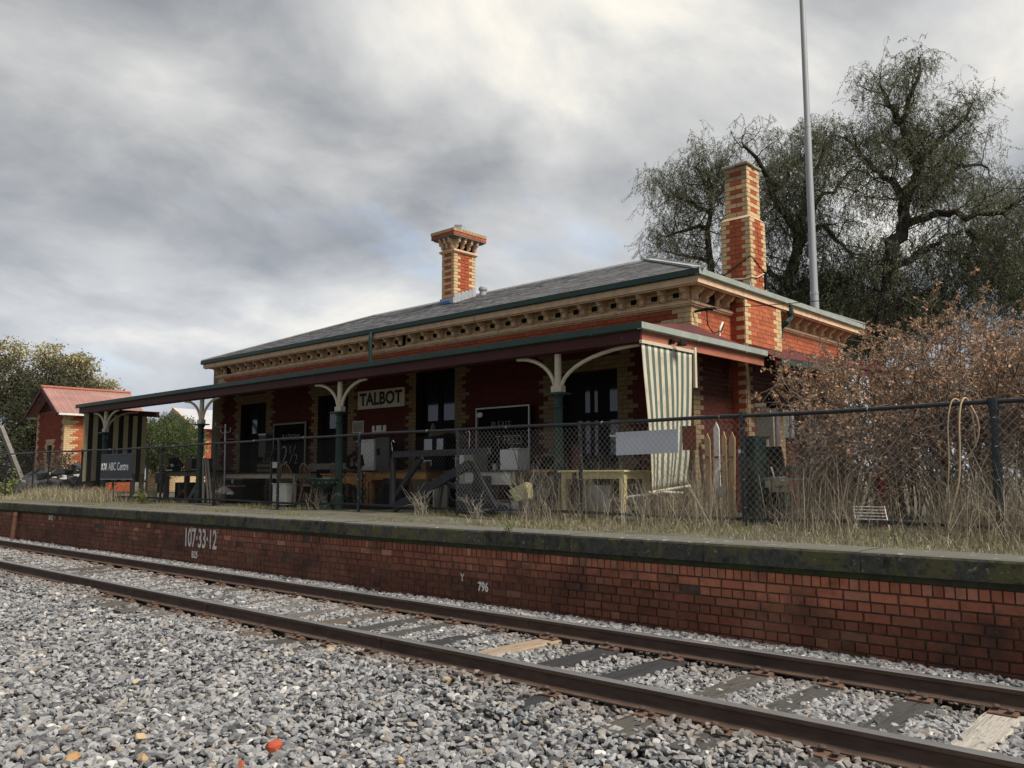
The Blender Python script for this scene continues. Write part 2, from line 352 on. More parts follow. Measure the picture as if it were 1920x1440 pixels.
def text_mesh(name, body, size, mat, parent, center, ux, uz, sx=1., bold=0., depth=.002, align='CENTER'):
    """flat lettering: center = middle of the line, ux = reading direction, uz = up"""
    cu = bpy.data.curves.new(name, 'FONT'); cu.body = body; cu.size = size; cu.offset = bold; cu.extrude = depth; cu.align_x = align; cu.align_y = 'CENTER'; cu.resolution_u = 3
    t = bpy.data.objects.new(name, cu); COL.objects.link(t); bpy.context.view_layer.update()
    me = bpy.data.meshes.new_from_object(t.evaluated_get(bpy.context.evaluated_depsgraph_get())); bpy.data.objects.remove(t); bpy.data.curves.remove(cu)
    me.materials.clear(); me.materials.append(M[mat]); me.name = name
    ux, uz, c = Vector(ux), Vector(uz), Vector(center); ny = ux.cross(uz) * -1; off = base_of(parent)
    ny = uz.cross(ux) * -1
    for v in me.vertices: x, y, z = v.co; v.co = c - off + ux * (x * sx) + uz * y + ux.cross(uz) * z
    return link(bpy.data.objects.new(name, me), parent)
def stroke_text(mb, strokes, o, ux, uz, sx, sy, r, n=4):
    o, ux, uz = Vector(o), Vector(ux), Vector(uz)
    for st in strokes:
        mb.tube([o + ux * (a * sx) + uz * (b * sy) for a, b in st], r, n)

# joined real brickwork ------------------------------------------------------
def vary(c, a, b):
    f = rnd.uniform(a, b); return tuple(q * f * rnd.uniform(.96, 1.04) for q in c)
RED = lambda: vary((.34, .072, .033), .82, 1.12)
CREAM = lambda: vary((.58, .41, .225), .86, 1.08)
def brickwork(mb, O, u, n, width, z0, z1, col, holes=(), back=.02, bl=.235, bh=.086, joint=.008, proud=.008, mi_m=1):
    """brick boxes standing proud of a mortar slab; O at left foot, u along, n outward; holes (a0,a1,b0,b1) in wall coords"""
    O, u, n = Vector(O), Vector(u), Vector(n); Z = Vector((0, 0, 1))
    def slab(a0, a1, b0, b1, d0, d1, mi, t):
        q = [O + u * a + n * d + Z * (b - O.z) for d in (d0, d1) for a, b in ((a0, b0), (a1, b0), (a1, b1), (a0, b1))]
        mb.add(q, [(0, 1, 2, 3), (4, 5, 6, 7), (0, 1, 5, 4), (1, 2, 6, 5), (2, 3, 7, 6), (3, 0, 4, 7)] if d0 < -.05 else [(4, 5, 6, 7), (0, 1, 5, 4), (1, 2, 6, 5), (2, 3, 7, 6), (3, 0, 4, 7)], mi, t)
    xs = sorted({0, width} | {h[0] for h in holes} | {h[1] for h in holes}); zs = sorted({z0, z1} | {h[2] for h in holes} | {h[3] for h in holes})
    for a0, a1 in zip(xs, xs[1:]):
        for b0, b1 in zip(zs, zs[1:]):
            am, bm_ = (a0 + a1) / 2, (b0 + b1) / 2
            if a1 <= 0 or a0 >= width or b1 <= z0 or b0 >= z1: continue
            if any(h[0] < am < h[1] and h[2] < bm_ < h[3] for h in holes): continue
            slab(a0, a1, b0, b1, -back, 0, mi_m, (1, 1, 1))
    k = 0; z = z0
    while z < z1 - .03:
        zt = min(z + bh, z1); zm = (z + zt) / 2
        cuts = sorted([(h[0], h[1]) for h in holes if h[2] < zm < h[3]]); segs = []; a = 0
        for c0, c1 in cuts:
            if c0 > a: segs.append((a, c0))
            a = max(a, c1)
        if a < width: segs.append((a, width))
        for s0, s1 in segs:
            x = s0; first = True
            while x < s1 - .02:
                l = bl if not (first and k % 2) else bl / 2
                first = False
                e = min(x + l, s1)
                if s1 - e < .06: e = s1
                c = col((x + e) / 2, zm, k, s0, s1)
                if c is not None: slab(x + joint / 2, e - joint / 2, z + joint / 2, zt - joint / 2, 0, proud * rnd.uniform(.6, 1.4), 0, c)
                x = e
        z = zt; k += 1
    return mb
# ---------------------------------------------------------------- ground, ballast, platform
PZ = .80
g = MB(); g.add([(-900, -700, -.5), (700, -700, -.5), (700, 1000, -.5), (-900, 1000, -.5)], [(0, 1, 2, 3)])
tag(g.build('ground', 'ground'), kind='structure')
def bed_z(x, y): return -.205 + .02 * math.sin(x * 1.7 + y) + .02 * math.sin(y * 2.3 - x * .6) + (.05 if y > 7.2 else 0) + (-.0 if y > 4.4 else -.03)
g = MB(); xs = [-120, -80] + [-60 + i * .5 for i in range(130)]; ys = [-6 + i * .5 for i in range(28)] + [7.85]
vs = [(x, y, bed_z(x, y) - .02) for x in xs for y in ys]; ny = len(ys)
g.add(vs, [(i * ny + j, (i + 1) * ny + j, (i + 1) * ny + j + 1, i * ny + j + 1) for i in range(len(xs) - 1) for j in range(ny - 1)])
tag(g.build('trackbed', 'bed', smooth=True), kind='structure')

# platform: core, kerb stones, ledge and brick face
X0, X1 = -62., 6.
plat = MB().box(X0, X1, 7.74, 40, -.5, .60, skip=('b',)).build('platform', 'mortard'); tag(plat, kind='structure')
g = MB(); xs = [X0 + i * (X1 - X0) / 136 for i in range(137)]; ys = [8.12, 8.4, 8.8, 9.3, 10, 11, 12.5, 14, 17, 21, 28, 40]
vs = [(x, y, .785 + (.02 * math.sin(x * 2.1) * math.sin(y * 3.3) + .015 * math.sin(x * .9) if 8.2 < y else 0)) for x in xs for y in ys]; ny = len(ys)
g.add(vs, [(i * ny + j, (i + 1) * ny + j, (i + 1) * ny + j + 1, i * ny + j + 1) for i in range(136) for j in range(ny - 1)])
tag(g.build('platform_surface', 'soil', smooth=True), kind='structure')
MB().box(X0, X1, 7.67, 7.74, .548, .60).build('ledge', 'ledge', plat)
joints = [1.9, .35, -1.25, -2.865, -4.402, -6.1, -7.463, -8.798, -10.3]
while joints[-1] > X0: joints.append(joints[-1] - rnd.uniform(1.25, 1.65))
for a, b in zip(joints, joints[1:]):
    zt = .795 + rnd.uniform(-.006, .006); yf = 7.605 + rnd.uniform(-.006, .006)
    p = [(yf, .607), (yf, zt - .03), (yf + .008, zt - .01), (yf + .03, zt), (8.16, zt - .004), (8.16, .607)]
    MB().prism(p, (b + .004, 0, 0), (0, 1, 0), (0, 0, 1), (a - b - .008, 0, 0)).build('coping_stone', 'coping', plat)
# brick face: one rowlock course on top, then stretchers and headers in turn
FY = 7.70
rows = [(.548, .440, 'row')] + [(.440 - .0885 * i, .440 - .0885 * (i + 1), 'str' if i % 2 == 0 else 'hdr') for i in range(8)]
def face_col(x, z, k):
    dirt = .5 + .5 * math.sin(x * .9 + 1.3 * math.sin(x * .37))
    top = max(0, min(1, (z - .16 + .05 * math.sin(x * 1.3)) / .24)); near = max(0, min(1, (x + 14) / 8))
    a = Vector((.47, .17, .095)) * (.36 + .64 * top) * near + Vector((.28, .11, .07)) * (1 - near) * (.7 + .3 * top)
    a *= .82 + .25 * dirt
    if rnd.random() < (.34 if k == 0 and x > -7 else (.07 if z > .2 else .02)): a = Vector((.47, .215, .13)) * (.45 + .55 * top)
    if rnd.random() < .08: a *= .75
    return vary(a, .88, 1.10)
bricks = []
hl = [(-13.345, .26, .37, .17), (-11.38, .45, .53, .10), (-11.98, .13, .22, .12), (-19.2, .36, .44, .1), (-4.655, .26, .345, .15)]  # openings: x centre, z0, z1, width
for k, (zt, zb, kind) in enumerate(rows):
    pitch = {'row': .0865, 'str': .24, 'hdr': .12}[kind]; x = X1 - (0 if kind != 'hdr' else .06)
    while x > X0:
        w = pitch * (1 if kind == 'row' else rnd.uniform(.97, 1.03)); xm = x - w / 2; zm = (zt + zb) / 2
        if not any(abs(xm - h[0]) < h[3] / 2 + w * .3 and h[1] < zm < h[2] for h in hl): bricks.append((x - w, x, zb, zt, xm, k))
        x -= w
unit = MB(); b_ = .05
unit.add([(-.5, 0, -.5), (.5, 0, -.5), (.5, 0, .5), (-.5, 0, .5), (-.47, -1, -.44), (.47, -1, -.44), (.47, -1, .44), (-.47, -1, .44)], [(4, 5, 6, 7), (0, 1, 5, 4), (1, 2, 6, 5), (2, 3, 7, 6), (3, 0, 4, 7)])
brick_me = unit.mesh('brick', 'brick1')
vis = [b for b in bricks if -1.45 > b[4] > -9]
vis.sort(key=lambda b: (b[1] - b[0]) * (b[3] - b[2]) / (b[4] - 3.3) ** 2 if False else -b[4])
single = set(id(b) for b in vis[:300])
g = MB()
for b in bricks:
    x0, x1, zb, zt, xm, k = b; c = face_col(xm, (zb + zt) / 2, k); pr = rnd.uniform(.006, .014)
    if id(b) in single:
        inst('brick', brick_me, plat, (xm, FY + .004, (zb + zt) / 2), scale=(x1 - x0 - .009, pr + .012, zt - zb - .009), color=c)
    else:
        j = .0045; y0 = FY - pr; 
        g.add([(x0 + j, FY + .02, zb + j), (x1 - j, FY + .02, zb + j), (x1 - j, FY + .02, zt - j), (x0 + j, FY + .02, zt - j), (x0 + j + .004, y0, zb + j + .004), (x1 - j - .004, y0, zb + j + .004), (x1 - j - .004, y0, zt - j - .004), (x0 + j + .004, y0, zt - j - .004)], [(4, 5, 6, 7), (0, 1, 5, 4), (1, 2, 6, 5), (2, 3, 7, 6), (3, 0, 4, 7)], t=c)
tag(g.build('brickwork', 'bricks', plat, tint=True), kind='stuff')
for h in hl: MB().box(h[0] - h[3] / 2, h[0] + h[3] / 2, FY + .002, FY + .01, h[1], h[2]).build('drain_hole', 'black', plat)
# mortar plane behind the bricks
MB().box(X0, X1, FY, 7.741, -.35, .548).build('mortar_bed', 'mortard', plat)

# painted figures on the platform face
def painted(label, body, size, sx, cx_, cz, bold, mat='brushwhite'):
    t = thing('painted_number', label, 'graffiti', (cx_, FY - .02, cz))
    text_mesh('lettering', body, size, mat, t, (cx_, FY - .0185, cz), (1, 0, 0), (0, 0, 1), sx, bold, .0015)
painted('tall runny white painted figures 107.33.12 on the brick platform face', '107·33·12', .47, .64, -14.72, .325, .009)
painted('small white painted mark B25 low on the bricks under the tall figures', 'B25', .17, .85, -14.90, .037, .004)
painted('small white painted mark B42 on the dark bricks near the far left', 'B42', .17, 1.0, -22.0, .49, .005)
painted('small white painted figures 796 low on the bricks right of centre', '796', .15, .8, -7.54, .082, .005)
painted('faded white painted Y mark left of the small 796 figures', 'Y', .13, .8, -7.91, .17, .003)

# rails
def rail(y, label):
    hw = .0355
    prof = [(-.0725, -.148), (.0725, -.148), (.0725, -.137), (.018, -.118), (.009, -.105), (.009, -.048), (.03, -.04), (hw, -.034), (hw, -.008), (.028, 0.0), (-.028, 0.0), (-hw, -.008), (-hw, -.034), (-.03, -.04), (-.009, -.048), (-.009, -.105), (-.018, -.118), (-.0725, -.137)]
    mb = MB(); n = len(prof); xs = [-130, -80, -40, -20, -10, -4, 8]
    vs = [(x, y + a, b) for x in xs for a, b in prof]
    for i in range(len(xs) - 1):
        for j in range(n):
            k = (j + 1) % n; mb.add([vs[i * n + j], vs[i * n + k], vs[(i + 1) * n + k], vs[(i + 1) * n + j]], [(0, 1, 2, 3)], 1 if j in (8, 9, 10) else 0)
    o = mb.build('rail', ['rail', 'railtop'], loc=(-5, y, -.148)); return tag(o, label, 'rail')
r_near = rail(5.11, 'nearer rusty steel rail of the track, polished along its top')
r_far = rail(6.78, 'farther rusty steel rail of the track, beside the brick platform face')
def weld(parent, x, y, ins):
    mb = MB(); s = -1
    mb.box(x - .013, x + .013, y - .016, y + .016, -.122, -.044); mb.box(x - .016, x + .016, y - .0765, y + .0765, -.15, -.133); mb.box(x - .012, x + .012, y - .0385, y + .0385, -.042, -.012)
    mb.build('weld_joint', 'rail', parent)
weld(r_far, -6.0, 6.78, 1); weld(r_near, -6.33, 5.11, 1); weld(r_near, -9.55, 5.11, 1); weld(r_far, -9.2, 6.78, 1)

# sleepers with base plates and dog spikes
plate_me = MB().box(-.09, .09, -.16, .16, 0, .012).add([(-.09, -.16, .012), (.09, -.16, .012), (.09, -.085, .012), (-.09, -.085, .012), (-.09, -.085, .024), (.09, -.085, .024)], [(2, 3, 4, 5), (0, 3, 4), (1, 2, 5), (0, 1, 5, 4)]).add([(-.09, .16, .012), (.09, .16, .012), (.09, .085, .012), (-.09, .085, .012), (-.09, .085, .024), (.09, .085, .024)], [(2, 3, 4, 5), (0, 3, 4), (1, 2, 5), (0, 1, 5, 4)]).mesh('base_plate', 'plate')
spike_me = MB().box(-.011, .011, -.011, .011, 0, .022).lathe((0, 0, .02), [(.022, 0), (.027, .010), (.016, .022)], 8).mesh('spike', 'spike')
anchor_me = MB().tube([(0, -.10, .002), (0, -.088, .03), (0, -.07, .022), (0, .07, -.03), (0, .095, -.01), (0, .09, .014)], .014, 5).mesh('rail_anchor', 'spike')
sx_ = [2.6, 1.9, 1.2, .5, -.18, -.86, -1.57, -2.12, -2.79, -3.35, -4.20, -4.89, -5.63, -6.34, -7.02, -7.51, -8.13]
while sx_[-1] > -44: sx_.append(sx_[-1] - rnd.uniform(.62, .74))
sl_kind = {6: ('bleached grey split timber sleeper at the lower right corner', (.40, .37, .32)), 7: ('smooth dark timber sleeper beside the bleached split one', (.062, .06, .058)), 8: ('deeply cracked dark grey sleeper, second left of the bleached split one', (.07, .066, .06)), 9: ('brown grey sleeper with a single stone lying on it', (.085, .078, .066)),
           10: ('wide black sleeper with one end bare outside the nearer rail', (.035, .036, .038)), 11: ('black sleeper immediately right of the pale tan one', (.034, .035, .037)), 12: ('pale tan timber sleeper fading to white between two black ones', (.33, .25, .175)), 13: ('black sleeper immediately left of the pale tan one', (.036, .037, .039)), 14: ('charcoal sleeper left of the black one by the far rail joint', (.07, .066, .062)), 15: ('short exposed dark sleeper half under ballast', (.06, .057, .052)), 16: ('brown dusty sleeper near the far rail, mostly under ballast', (.11, .09, .068))}
SLX = []
for i, x in enumerate(sx_):
    lab, c = sl_kind.get(i, (None, vary((.13, .115, .10), .5, 1.3)))
    if lab is None and i < 6: lab = 'weathered timber sleeper at the near end of the track, right of the bleached split one'
    if lab is None: lab = 'weathered timber sleeper nearly buried in grey ballast on the far stretch of track'
    ax = rnd.uniform(-.03, .03); z1 = -.168; hw = .125; mb = MB()
    n = 14; ys_ = [4.55 + 2.78 * j / n for j in range(n + 1)]
    off = [(rnd.uniform(-.006, .006), rnd.uniform(-.006, .006), rnd.uniform(-.004, .003)) for _ in ys_]
    vs = []
    for yy, (a, b, d) in zip(ys_, off):
        xx = x + ax * (yy - 5.94) / 1.3
        vs += [(xx - hw + a, yy, -.33), (xx - hw + a, yy, z1 + d - .012), (xx - hw + .012 + a, yy, z1 + d), (xx + hw - .012 + b, yy, z1 + d), (xx + hw + b, yy, z1 + d - .012), (xx + hw + b, yy, -.33)]
    mb.add(vs, [(j * 6 + k, j * 6 + k + 1, j * 6 + k + 7, j * 6 + k + 6) for j in range(n) for k in range(5)] + [(0, 1, 2, 3, 4, 5), tuple(n * 6 + k for k in range(6))])
    o = mb.build('sleeper', 'sleeper', loc=(x, 5.94, -.33)); o.color = (*c, 1)
    tag(o, lab, 'sleeper', 'sleepers under the railway track'); SLX.append((x, c))
    for y in (5.11, 6.78):
        p = inst('base_plate', plate_me, o, (x + ax * (y - 5.94) / 1.3, y, -.166))
        if i < 24:
            for a, b in ((-.045, -.098), (.05, .098), (.045, -.128)):
                q = bpy.data.objects.new('spike', spike_me); q.location = (a, b, .017 if b > -.12 else .008); link(q, p)
            if i in (8, 11, 12, 13, 14, 10, 6, 7, 16, 17): 
                q = bpy.data.objects.new('rail_anchor', anchor_me); q.location = (.135 if i % 2 else -.135, 0, .0); link(q, p)

# ballast: every stone is an instanced rock of its own
protos = []
for k in range(14):
    bm = bmesh.new(); pr = random.Random(50 + k)
    asp = (pr.uniform(.9, 1.45), pr.uniform(.65, 1.0), pr.uniform(.5, .85))
    for _ in range(13):
        d = Vector((pr.gauss(0, 1), pr.gauss(0, 1), pr.gauss(0, 1))).normalized() * pr.uniform(.8, 1.05)
        bm.verts.new([d[i] * asp[i] for i in range(3)])
    r_ = bmesh.ops.convex_hull(bm, input=bm.verts); bmesh.ops.delete(bm, geom=[e for e in set(r_['geom_interior']) if isinstance(e, bmesh.types.BMVert)], context='VERTS')
    bmesh.ops.dissolve_limit(bm, angle_limit=R(14), verts=bm.verts, edges=bm.edges)
    bmesh.ops.bevel(bm, geom=list(bm.edges), offset=.055, segments=1, affect='EDGES', clamp_overlap=True)
    me = bpy.data.meshes.new('stone'); bm.to_mesh(me); bm.free(); me.materials.append(M['ballast'])
    protos.append(bpy.data.objects.new('stone', me))
def scatter(x0, x1, y0, y1, dens, s0, s1, lift):
    n = int((x1 - x0) * (y1 - y0) * dens); P = np.stack([nr.uniform(x0, x1, n), nr.uniform(y0, y1, n)], 1)
    keep = (P[:, 1] > (-P[:, 0]) / 3.75 - 1.3)
    P = P[keep]; x, y = P.T
    ok = np.ones(len(x), bool)
    for sx, _ in SLX:
        pr = .94 if sx > -9.2 else (.72 if sx > -13 else .35)
        inside = (np.abs(x - sx) < .105) & (y > 5.02) & (y < 7.0)
        ok &= ~(inside & (nr.rand(len(x)) < pr))
        ends = (np.abs(x - sx) < .10) & (y > 4.72) & (y <= 5.02); ok &= ~(ends & (nr.rand(len(x)) < pr * (.9 if sx > -7.5 else .55)))
    for ry in (5.11, 6.78): ok &= ~(np.abs(y - ry) < .085)
    ok &= (y < 7.665)
    x, y = x[ok], y[ok]
    sc = nr.uniform(s0, s1, len(x)) * np.where(nr.rand(len(x)) < .06, 1.35, 1)
    z = np.array([bed_z(a, b) for a, b in zip(x, y)]) + nr.uniform(-.012, lift, len(x)) + .016 * np.sin(x * 3.1 + 2 * y) * np.sin(y * 2.7)
    tr = (y > 5.1) & (y < 6.8); z = np.where(tr, np.minimum(z, -.185 + .012 * nr.rand(len(z))), z)
    z = np.where((y > 6.85), np.minimum(z + .02, -.13), z)
    return np.stack([x, y, z], 1), sc
pts, scl = [], []
for a in ((-9.5, 1.2, .4, 7.68, 1200, .020, .041, .05), (-20, -9.5, .4, 7.68, 700, .025, .042, .05), (-62, -20, 2, 7.68, 230, .036, .055, .05)):
    p, s = scatter(*a); pts.append(p); scl.append(s)
pts = np.concatenate(pts); scl = np.concatenate(scl)
me = bpy.data.meshes.new('ballast'); me.vertices.add(len(pts)); me.vertices.foreach_set('co', pts.astype(np.float32).ravel())
at = me.attributes.new('scl', 'FLOAT', 'POINT'); at.data.foreach_set('value', scl.astype(np.float32))
ob = link(bpy.data.objects.new('ballast', me)); tag(ob, kind='stuff')
gn = bpy.data.node_groups.new('ballast_scatter', 'GeometryNodeTree')
gn.interface.new_socket('Geometry', in_out='INPUT', socket_type='NodeSocketGeometry'); gn.interface.new_socket('Geometry', in_out='OUTPUT', socket_type='NodeSocketGeometry')
N = gn.nodes.new; L = gn.links.new
gi = N('NodeGroupInput'); go = N('NodeGroupOutput'); ip = N('GeometryNodeInstanceOnPoints'); g2i = N('GeometryNodeGeometryToInstance')
for o in reversed(protos):
    oi = N('GeometryNodeObjectInfo'); oi.inputs['Object'].default_value = o; L(oi.outputs['Geometry'], g2i.inputs[0])
m2p = N('GeometryNodeMeshToPoints'); L(gi.outputs[0], m2p.inputs[0])
rv = N('FunctionNodeRandomValue'); rv.data_type = 'FLOAT_VECTOR'; rv.inputs['Min'].default_value = (-.6, -.6, 0); rv.inputs['Max'].default_value = (.6, .6, 6.283)
ri = N('FunctionNodeRandomValue'); ri.data_type = 'INT'; ri.inputs['Min'].default_value = 0 if False else 0
[s for s in ri.inputs if s.name == 'Max' and s.type == 'INT'][0].default_value = len(protos) - 1
na = N('GeometryNodeInputNamedAttribute'); na.data_type = 'FLOAT'; na.inputs['Name'].default_value = 'scl'
L(m2p.outputs[0], ip.inputs['Points']); L(g2i.outputs[0], ip.inputs['Instance']); ip.inputs['Pick Instance'].default_value = True
L([s for s in ri.outputs if s.type == 'INT'][0], ip.inputs['Instance Index']); L([s for s in rv.outputs if s.type == 'VECTOR'][0], ip.inputs['Rotation']); L(na.outputs[0], ip.inputs['Scale']); L(ip.outputs[0], go.inputs[0])
md = ob.modifiers.new('scatter', 'NODES'); md.node_group = gn

# odd pieces lying in the ballast
def chunk(name, label, cat, p, s, c, rough=.35):
    bm = bmesh.new(); pr = random.Random(hash(label) % 1000 if False else len(label))
    for _ in range(22):
        d = Vector((pr.gauss(0, 1), pr.gauss(0, 1), pr.gauss(0, 1))).normalized() * pr.uniform(.85, 1.05); bm.verts.new([d[i] * s[i] for i in range(3)])
    bmesh.ops.convex_hull(bm, input=bm.verts); me = bpy.data.meshes.new(name); bm.to_mesh(me); bm.free(); me.materials.append(M['brickc'])
    o = bpy.data.objects.new(name, me); o.location = p; o.rotation_euler = (.3, .2, len(label)); o.color = (*c, 1); link(o); tag(o, label, cat)
chunk('brick_fragment', 'bright orange red broken brick lying among the ballast stones', 'brick', (-4.62, 2.93, -.15), (.055, .045, .045), (.36, .075, .035))
chunk('brick_fragment', 'smaller orange brick chip nearer the bottom edge of the ballast', 'brick', (-4.48, 2.63, -.16), (.035, .025, .035), (.34, .10, .05))
chunk('stone', 'yellowish sandstone lump against a black sleeper end outside the nearer rail', 'stone', (-5.03, 4.72, -.15), (.05, .06, .045), (.38, .29, .17))
chunk('stone', 'large pale tan stone leaning near the nearer rail joint', 'stone', (-6.72, 4.82, -.155), (.07, .05, .04), (.35, .28, .18))
chunk('stone', 'ochre stone at the bottom left among grey ballast', 'stone', (-5.36, 2.06, -.17), (.06, .04, .03), (.38, .23, .10))
chunk('stone', 'clean white stone in the grey ballast below the track', 'stone', (-5.48, 3.8, -.16), (.05, .03, .03), (.6, .58, .55))
for (x, y, sz, col, lab) in ((-5.02, 2.32, .05, (.40, .28, .15), 'ochre stone left of the orange chip near the bottom edge'), (-4.9, 1.98, .055, (.36, .21, .10), 'rusty ochre stone at the bottom edge, left of the broken brick'), (-5.45, 2.5, .045, (.42, .31, .18), 'pale ochre flake near the lower left corner of the ballast'), (-4.35, 2.35, .06, (.40, .27, .13), 'tan split stone right of the small orange chip at the bottom edge'), (-3.9, 3.3, .035, (.42, .30, .16), 'small yellowish stone in the ballast at bottom centre'), (-6.9, 3.1, .04, (.42, .34, .22), 'pale cream stone in the ballast at left centre'), (-4.95, 3.1, .035, (.15, .10, .06), 'dark brown round stone in the ballast left of the broken brick')):
    chunk('stone', lab, 'stone', (x, y, -.165), (sz, sz * .75, sz * .6), col)
# ---------------------------------------------------------------- station building
WY, WX0, WX1, WB = 13.0, -24.13, -7.65, 19.85     # front wall face, left end, right end, rear
st = thing('station_building', 'red and cream brick railway station with slate roof, two tall chimneys and a posted verandah', 'station', (-15.9, 13.0, PZ))
doors = [(-22.73, -21.37, 3.55), (-18.85, -17.55, 3.55), (-14.95, -13.65, 3.9), (-10.71, -9.25, 3.45)]
H0 = [(a - WX0, b - WX0, .5, t) for a, b, t in doors]
jambs = sorted([q for a, b, t in doors for q in ((a, -1), (b, 1))])
def front_col(a, z, k, s0, s1):  # verandah shade is painted into bricks, quoins and jambs below its roof
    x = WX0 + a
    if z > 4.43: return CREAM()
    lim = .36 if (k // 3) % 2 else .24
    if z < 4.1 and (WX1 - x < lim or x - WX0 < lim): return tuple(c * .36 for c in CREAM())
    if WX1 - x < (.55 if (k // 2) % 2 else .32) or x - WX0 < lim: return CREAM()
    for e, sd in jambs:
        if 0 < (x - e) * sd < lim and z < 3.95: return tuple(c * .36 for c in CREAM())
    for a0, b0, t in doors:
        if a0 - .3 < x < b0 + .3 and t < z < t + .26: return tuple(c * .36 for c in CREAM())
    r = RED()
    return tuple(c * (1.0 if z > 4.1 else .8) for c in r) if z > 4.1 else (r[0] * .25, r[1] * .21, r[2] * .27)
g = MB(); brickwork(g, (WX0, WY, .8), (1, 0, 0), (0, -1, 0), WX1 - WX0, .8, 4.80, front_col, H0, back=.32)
wall = tag(g.build('wall', ['wallb', 'mortar_shade'], st, tint=True), kind='stuff')
# end wall with the projecting chimney breast
BR0, BR1, BX = 14.42, 15.94, -7.35
def end_col(a, z, k, s0, s1):  # sunlit tone put into the bricks above the verandah roof, shade below
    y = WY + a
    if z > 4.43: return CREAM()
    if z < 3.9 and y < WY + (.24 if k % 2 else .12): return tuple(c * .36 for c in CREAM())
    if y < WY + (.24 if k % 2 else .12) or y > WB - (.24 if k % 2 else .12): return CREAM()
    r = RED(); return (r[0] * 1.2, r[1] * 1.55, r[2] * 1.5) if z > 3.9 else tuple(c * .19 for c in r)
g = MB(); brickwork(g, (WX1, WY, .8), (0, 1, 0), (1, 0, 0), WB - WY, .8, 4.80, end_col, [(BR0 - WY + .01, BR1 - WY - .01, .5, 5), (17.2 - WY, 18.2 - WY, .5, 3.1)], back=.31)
def breast_col(a, z, k, s0, s1):  # breast bricks tinted as sunlit high up, shade painted in lower down
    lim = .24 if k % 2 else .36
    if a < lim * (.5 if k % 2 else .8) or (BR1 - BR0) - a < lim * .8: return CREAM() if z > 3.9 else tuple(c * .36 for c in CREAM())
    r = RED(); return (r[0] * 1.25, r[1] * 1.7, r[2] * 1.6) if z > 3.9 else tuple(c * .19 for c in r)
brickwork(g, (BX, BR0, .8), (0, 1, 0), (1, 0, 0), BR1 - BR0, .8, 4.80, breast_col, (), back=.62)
def ret_col(a, z, k, s0, s1): return CREAM() if a > (.12 if k % 2 else .2) else RED()
brickwork(g, (WX1 + .012, BR0 - .002, .8), (1, 0, 0), (0, -1, 0), BX - WX1 - .02, .8, 4.80, ret_col, (), back=.02)
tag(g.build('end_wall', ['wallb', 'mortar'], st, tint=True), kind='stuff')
g = MB(); g.box(WX0 - .3, WX0 - .001, WY + .002, WB, .8, 4.8).box(WX0, WX1 - .32, WB - .3, WB - .002, .8, 4.8).build('rear_wall', 'mortar', st)
MB().box(WX0, WX1 - .35, WY + .33, WB - .31, 4.62, 4.66).build('ceiling', 'dark', st)
MB().box(WX0, WX1 - .35, WY + 3.5, WY + 3.55, .8, 4.62).build('partition', 'dark', st)
# door leaves set back in the openings
def door(x0, x1, top, panes):
    y = WY + .2; mb = MB(); mb.box(x0, x1, y, y + .05, .82, top)
    for a in (x0 + .01, (x0 + x1) / 2 - .05, x1 - .11): mb.box(a, a + .1, y - .02, y - .001, .83, top - .02)
    for z in (.84, 1.7, 2.55, top - .14): mb.box(x0 + .012, x1 - .012, y - .017, y - .002, z, z + .12)
    d = mb.build('door', 'black', st)
    for (a, b, z0, z1) in panes: MB().box(a, b, y - .012, y - .004, z0, z1).build('pane', 'glass', d)
    MB().lathe((x1 - .18, y - .06, 1.85), [(.012, 0), (.03, .02), (.012, .04)], 8).build('handle', 'steel', d)
door(-22.73, -21.37, 3.55, [(-22.55, -22.15, 2.7, 3.3)]); door(-18.85, -17.55, 3.55, [(-18.7, -18.3, 2.7, 3.3)])
door(-14.95, -13.65, 3.9, [(-14.8, -14.4, 2.72, 3.6), (-14.2, -13.8, 2.72, 3.6)])
door(-10.71, -9.25, 3.45, [(-10.15, -9.85, 1.85, 2.52), (-10.15, -9.85, 2.68, 3.2), (-9.56, -9.28, 1.85, 2.52), (-9.56, -9.28, 2.68, 3.2)])
MB().box(WX1 - .15, WX1 - .1, 17.2, 18.2, .8, 3.1).build('side_door', 'dark', st)

# cornice: string course, corbel brackets with vent holes between them, fascia, soffit
EY, EXR, EXL, EB = 12.62, -7.25, -24.56, 20.25      # outer edge of the gutters
g = MB()
for (a, b, c) in ((.05, 4.445, 4.475), (.075, 4.475, 4.515), (.04, 4.515, 4.535)):
    g.box(WX0 - a, WX1 + a, WY - a, WY - .012, b, c)
    g.box(WX1 + .012, WX1 + a, WY, BR0 - .012, b, c); g.box(WX1 + .012, WX1 + a, BR1 + .012, WB + a, b, c)
    g.box(WX0 - a, WX0 - .012, WY, WB, b, c)
g.build('string_course', 'stucco', st)
g = MB()
g.box(EXL + .1, EXR - .10, EY + .10, WY - .02, 4.80, 4.83); g.box(WX1 + .02, EXR - .1, WY - .02, EB - .1, 4.80, 4.83); g.box(EXL + .1, WX0 - .02, WY - .02, EB - .1, 4.80, 4.83)
g.box(EXL + .06, EXR - .06, EY + .06, EY + .10, 4.76, 4.885); g.box(EXR - .10, EXR - .06, EY + .10, EB - .06, 4.76, 4.885); g.box(EXL + .06, EXL + .10, EY + .10, EB - .06, 4.76, 4.885)
g.box(EXL + .09, EXR - .09, EY + .10, EY + .13, 4.735, 4.80); g.box(EXR - .13, EXR - .10, EY + .13, EB - .09, 4.735, 4.80)
g.build('eave_fascia', 'stucco', st)
br_prof = [(0, .285), (.20, .285), (.20, .245), (.175, .225), (.19, .195), (.165, .155), (.115, .14), (.085, .10), (.10, .07), (.075, .035), (.03, .02), (0, -.02)]
